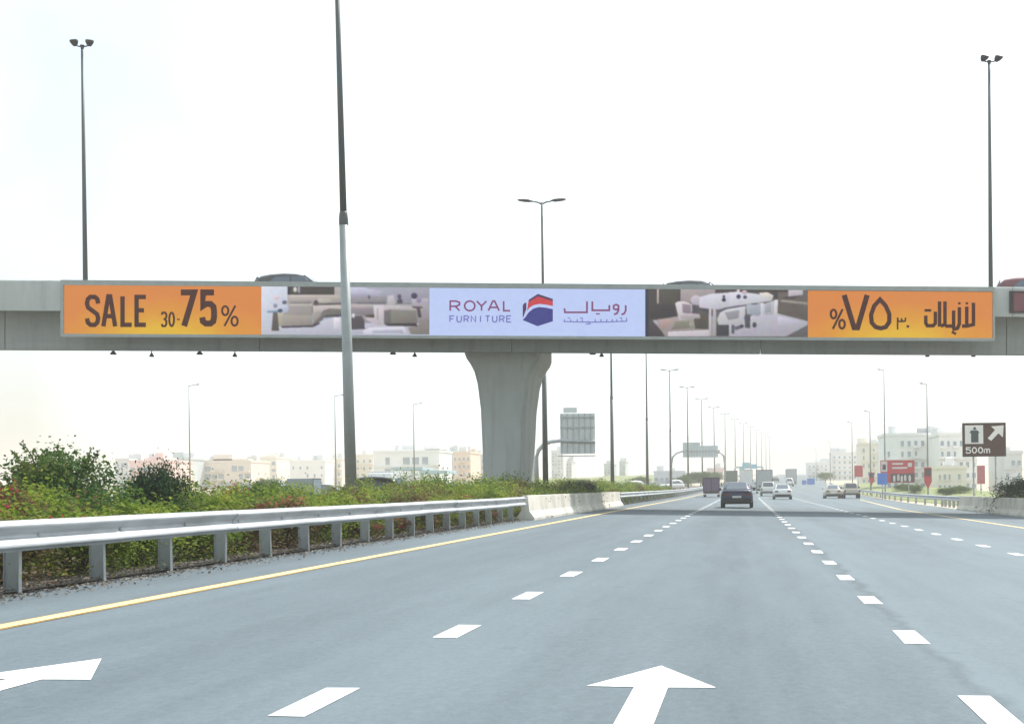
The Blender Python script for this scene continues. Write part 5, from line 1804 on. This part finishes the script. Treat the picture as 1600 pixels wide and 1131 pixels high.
# right side
building('cream apartment block at the left of the right-hand row', 1346, 1385, 694, 330, B_CREAM, floors=5, bays=5, win=(0.4, 0.5))
building('low white far block right of the highway', 1262, 1300, 724, 520, B_WHITE, floors=4, bays=6, win=(0.4, 0.5))
building('grey far block before the cream apartments', 1300, 1348, 708, 450, B_WHITE, floors=5, bays=6, win=(0.35, 0.45))
building('large white apartment block with round corner', 1384, 1468, 680, 250, B_WHITE, floors=5, bays=8, win=(0.45, 0.5), blocks=((0.05, 0.95, 3),), skip=((4, 0), (4, 1), (3, 1)))
building('white apartment block with dark roof hut behind the brown sign', 1468, 1526, 680, 235, B_WHITE, floors=5, bays=6, win=(0.5, 0.5), blocks=((0.02, 0.4, 14),))
building('grey low house at the right picture edge', 1570, 1597, 709, 210, B_GREY, floors=3, bays=3, win=(0.5, 0.4))
building('cream low wall house below the brown sign', 1465, 1510, 732, 215, B_CREAM, floors=2, bays=6, win=(0.5, 0.5))

# vehicles and stores on the far side of the median
def far_side(px, Y, dz=0.0):
    x = PX(px, Y)
    return (x, Y, gz(x, Y) - 0.03 + dz)


box_truck('blue-grey container lorry behind the hedge left of the thick lamp post', far_side(462, 118), math.radians(90), mat('container_blue_grey', (0.14, 0.19, 0.22), 0.6, var=0.1), PT_WHITE, 2.2, 2.15, 3.6)
sedan('black car roof behind the hedge at the thick lamp post', far_side(572, 74), math.radians(80), PT_BLACK, True)
box_truck('white lorry behind the hedge right of the thick lamp post', far_side(604, 128), math.radians(180), M_CARGO, PT_WHITE, 2.3, 2.8, 6)
for i, (px, Y, pm, lab) in enumerate(((500, 165, PT_BLACK, 'dark parked car behind the hedge left of the thick lamp post'), (635, 190, PT_WHITE, 'white parked car behind the hedge under the dark-windowed block'),
                                      (665, 185, PT_SILVER, 'silver parked car behind the hedge under the dark-windowed block'), (690, 195, PT_WHITE, 'white parked car under the grey-green narrow block'),
                                      (715, 188, PT_BLACK, 'dark parked car under the orange-pink block'), (740, 192, PT_WHITE, 'white parked car just left of the pier foot'),
                                      (985, 210, PT_WHITE, 'white car beyond the hedge between median lamp posts'), (1050, 240, PT_WHITE, 'white car beyond the hedge under the far gantry'))):
    sedan(lab, far_side(px, Y), math.radians(90 + 7 * i), pm, True)
# forecourt canopies
def canopy(label, pa, pb, py, Y):
    a, b = P(pa, py, Y), P(pb, py, Y)
    xc = (a.x + b.x) / 2
    g = gz(xc, Y) - 0.3
    o = thing('canopy', label, 'canopy', (xc, Y, g), group=None)
    w, h = b.x - a.x, a.z - g
    MB().box(-w / 2, w / 2, 0, 8, h - 0.5, h).build('roof', mat('canopy_blue_white', (0.42, 0.53, 0.60), 0.6, var=0.08), o)
    for x in (-w * 0.42, -w * 0.14, w * 0.14, w * 0.42):
        MB().box(x - 0.15, x + 0.15, 0.5, 0.8, 0, h - 0.502).build('column', B_GREY, o)


canopy('pale blue forecourt canopy below the dark-windowed block', 611, 660, 730, 230)
canopy('lower pale blue canopy right of the forecourt canopy', 655, 698, 735, 222)

# far trees
def tree(px, Y, h, w, label, group=None):
    x = PX(px, Y)
    g = gz(x, Y) - 0.05
    o = thing('tree', label, 'tree', (x, Y, g), random.uniform(0, 6), group)
    MB().tube([(0, 0, -0.1), (0.03 * h, 0, h * 0.25), (0, 0.02 * h, h * 0.55)], [0.045 * h, 0.03 * h, 0.012 * h], 8).build('trunk', M_BARK, o)
    for a in range(4):
        t = a * 1.57 + 0.4
        MB().tube([(0.02 * h, 0, h * 0.3), (math.cos(t) * w * 0.25, math.sin(t) * w * 0.25, h * 0.6)], [0.02 * h, 0.006 * h], 6).build('limb', M_BARK, o)
    me = random.choice(SHR['green'])[0]
    c = bpy.data.objects.new('crown', me)
    COL.objects.link(c)
    c.parent = o
    c.location = (0, 0, h * 0.22)
    c.scale = (w, w, h * 0.8)


for i, (px, Y, h, w) in enumerate(((1095, 285, 3.4, 5), (1080, 300, 3.0, 4.5), (1113, 310, 3.2, 5), (1065, 250, 2.4, 4), (930, 200, 2.0, 4), (905, 260, 2.2, 5), (1000, 280, 2.4, 5), (1428, 170, 1.6, 2.6), (1412, 190, 1.6, 3), (1480, 150, 1.3, 2.4), (1500, 160, 1.4, 3), (1290, 380, 3, 5), (420, 200, 3.0, 4.5))):
    lab = {7: 'small tree on the lawn right of the red board', 8: 'small tree on the lawn behind the red board', 9: 'low tree left of the brown sign posts', 10: 'low tree at the brown sign posts', 11: 'far tree right of the highway vehicles', 12: 'leafy tree among the buildings left of the thick lamp post',
           4: 'small tree beyond the dark bush right of the pier', 5: 'small tree under the grey cantilever sign'}.get(i, 'hazy low tree left of the highway, ' + {0: 'just left of the purple van', 1: 'second left of the purple van', 2: 'behind the purple van', 3: 'third left of the purple van', 6: 'among the median lamp posts'}.get(i, ''))
    tree(px, Y, h, w, lab, group='trees beside the highway')

# ------------------------------------------------------------------ haze
hz = MB().box(-720, 640, -45, 1430, -2.5, 34.0).build('haze', bpy.data.materials.new('haze_air'))
hm = hz.data.materials[0]
hm.use_nodes = True
hn, hl = hm.node_tree.nodes, hm.node_tree.links
hn.clear()
pv = hn.new('ShaderNodeVolumePrincipled')
pv.inputs['Color'].default_value = (0.76, 0.715, 0.64, 1)
pv.inputs['Density'].default_value = 0.00105
pv.inputs['Anisotropy'].default_value = 0.0
ho = hn.new('ShaderNodeOutputMaterial')
hl.new(pv.outputs['Volume'], ho.inputs['Volume'])
tag(hz, 'pale bright haze thickening towards the far end of the road', 'haze', kind='stuff')
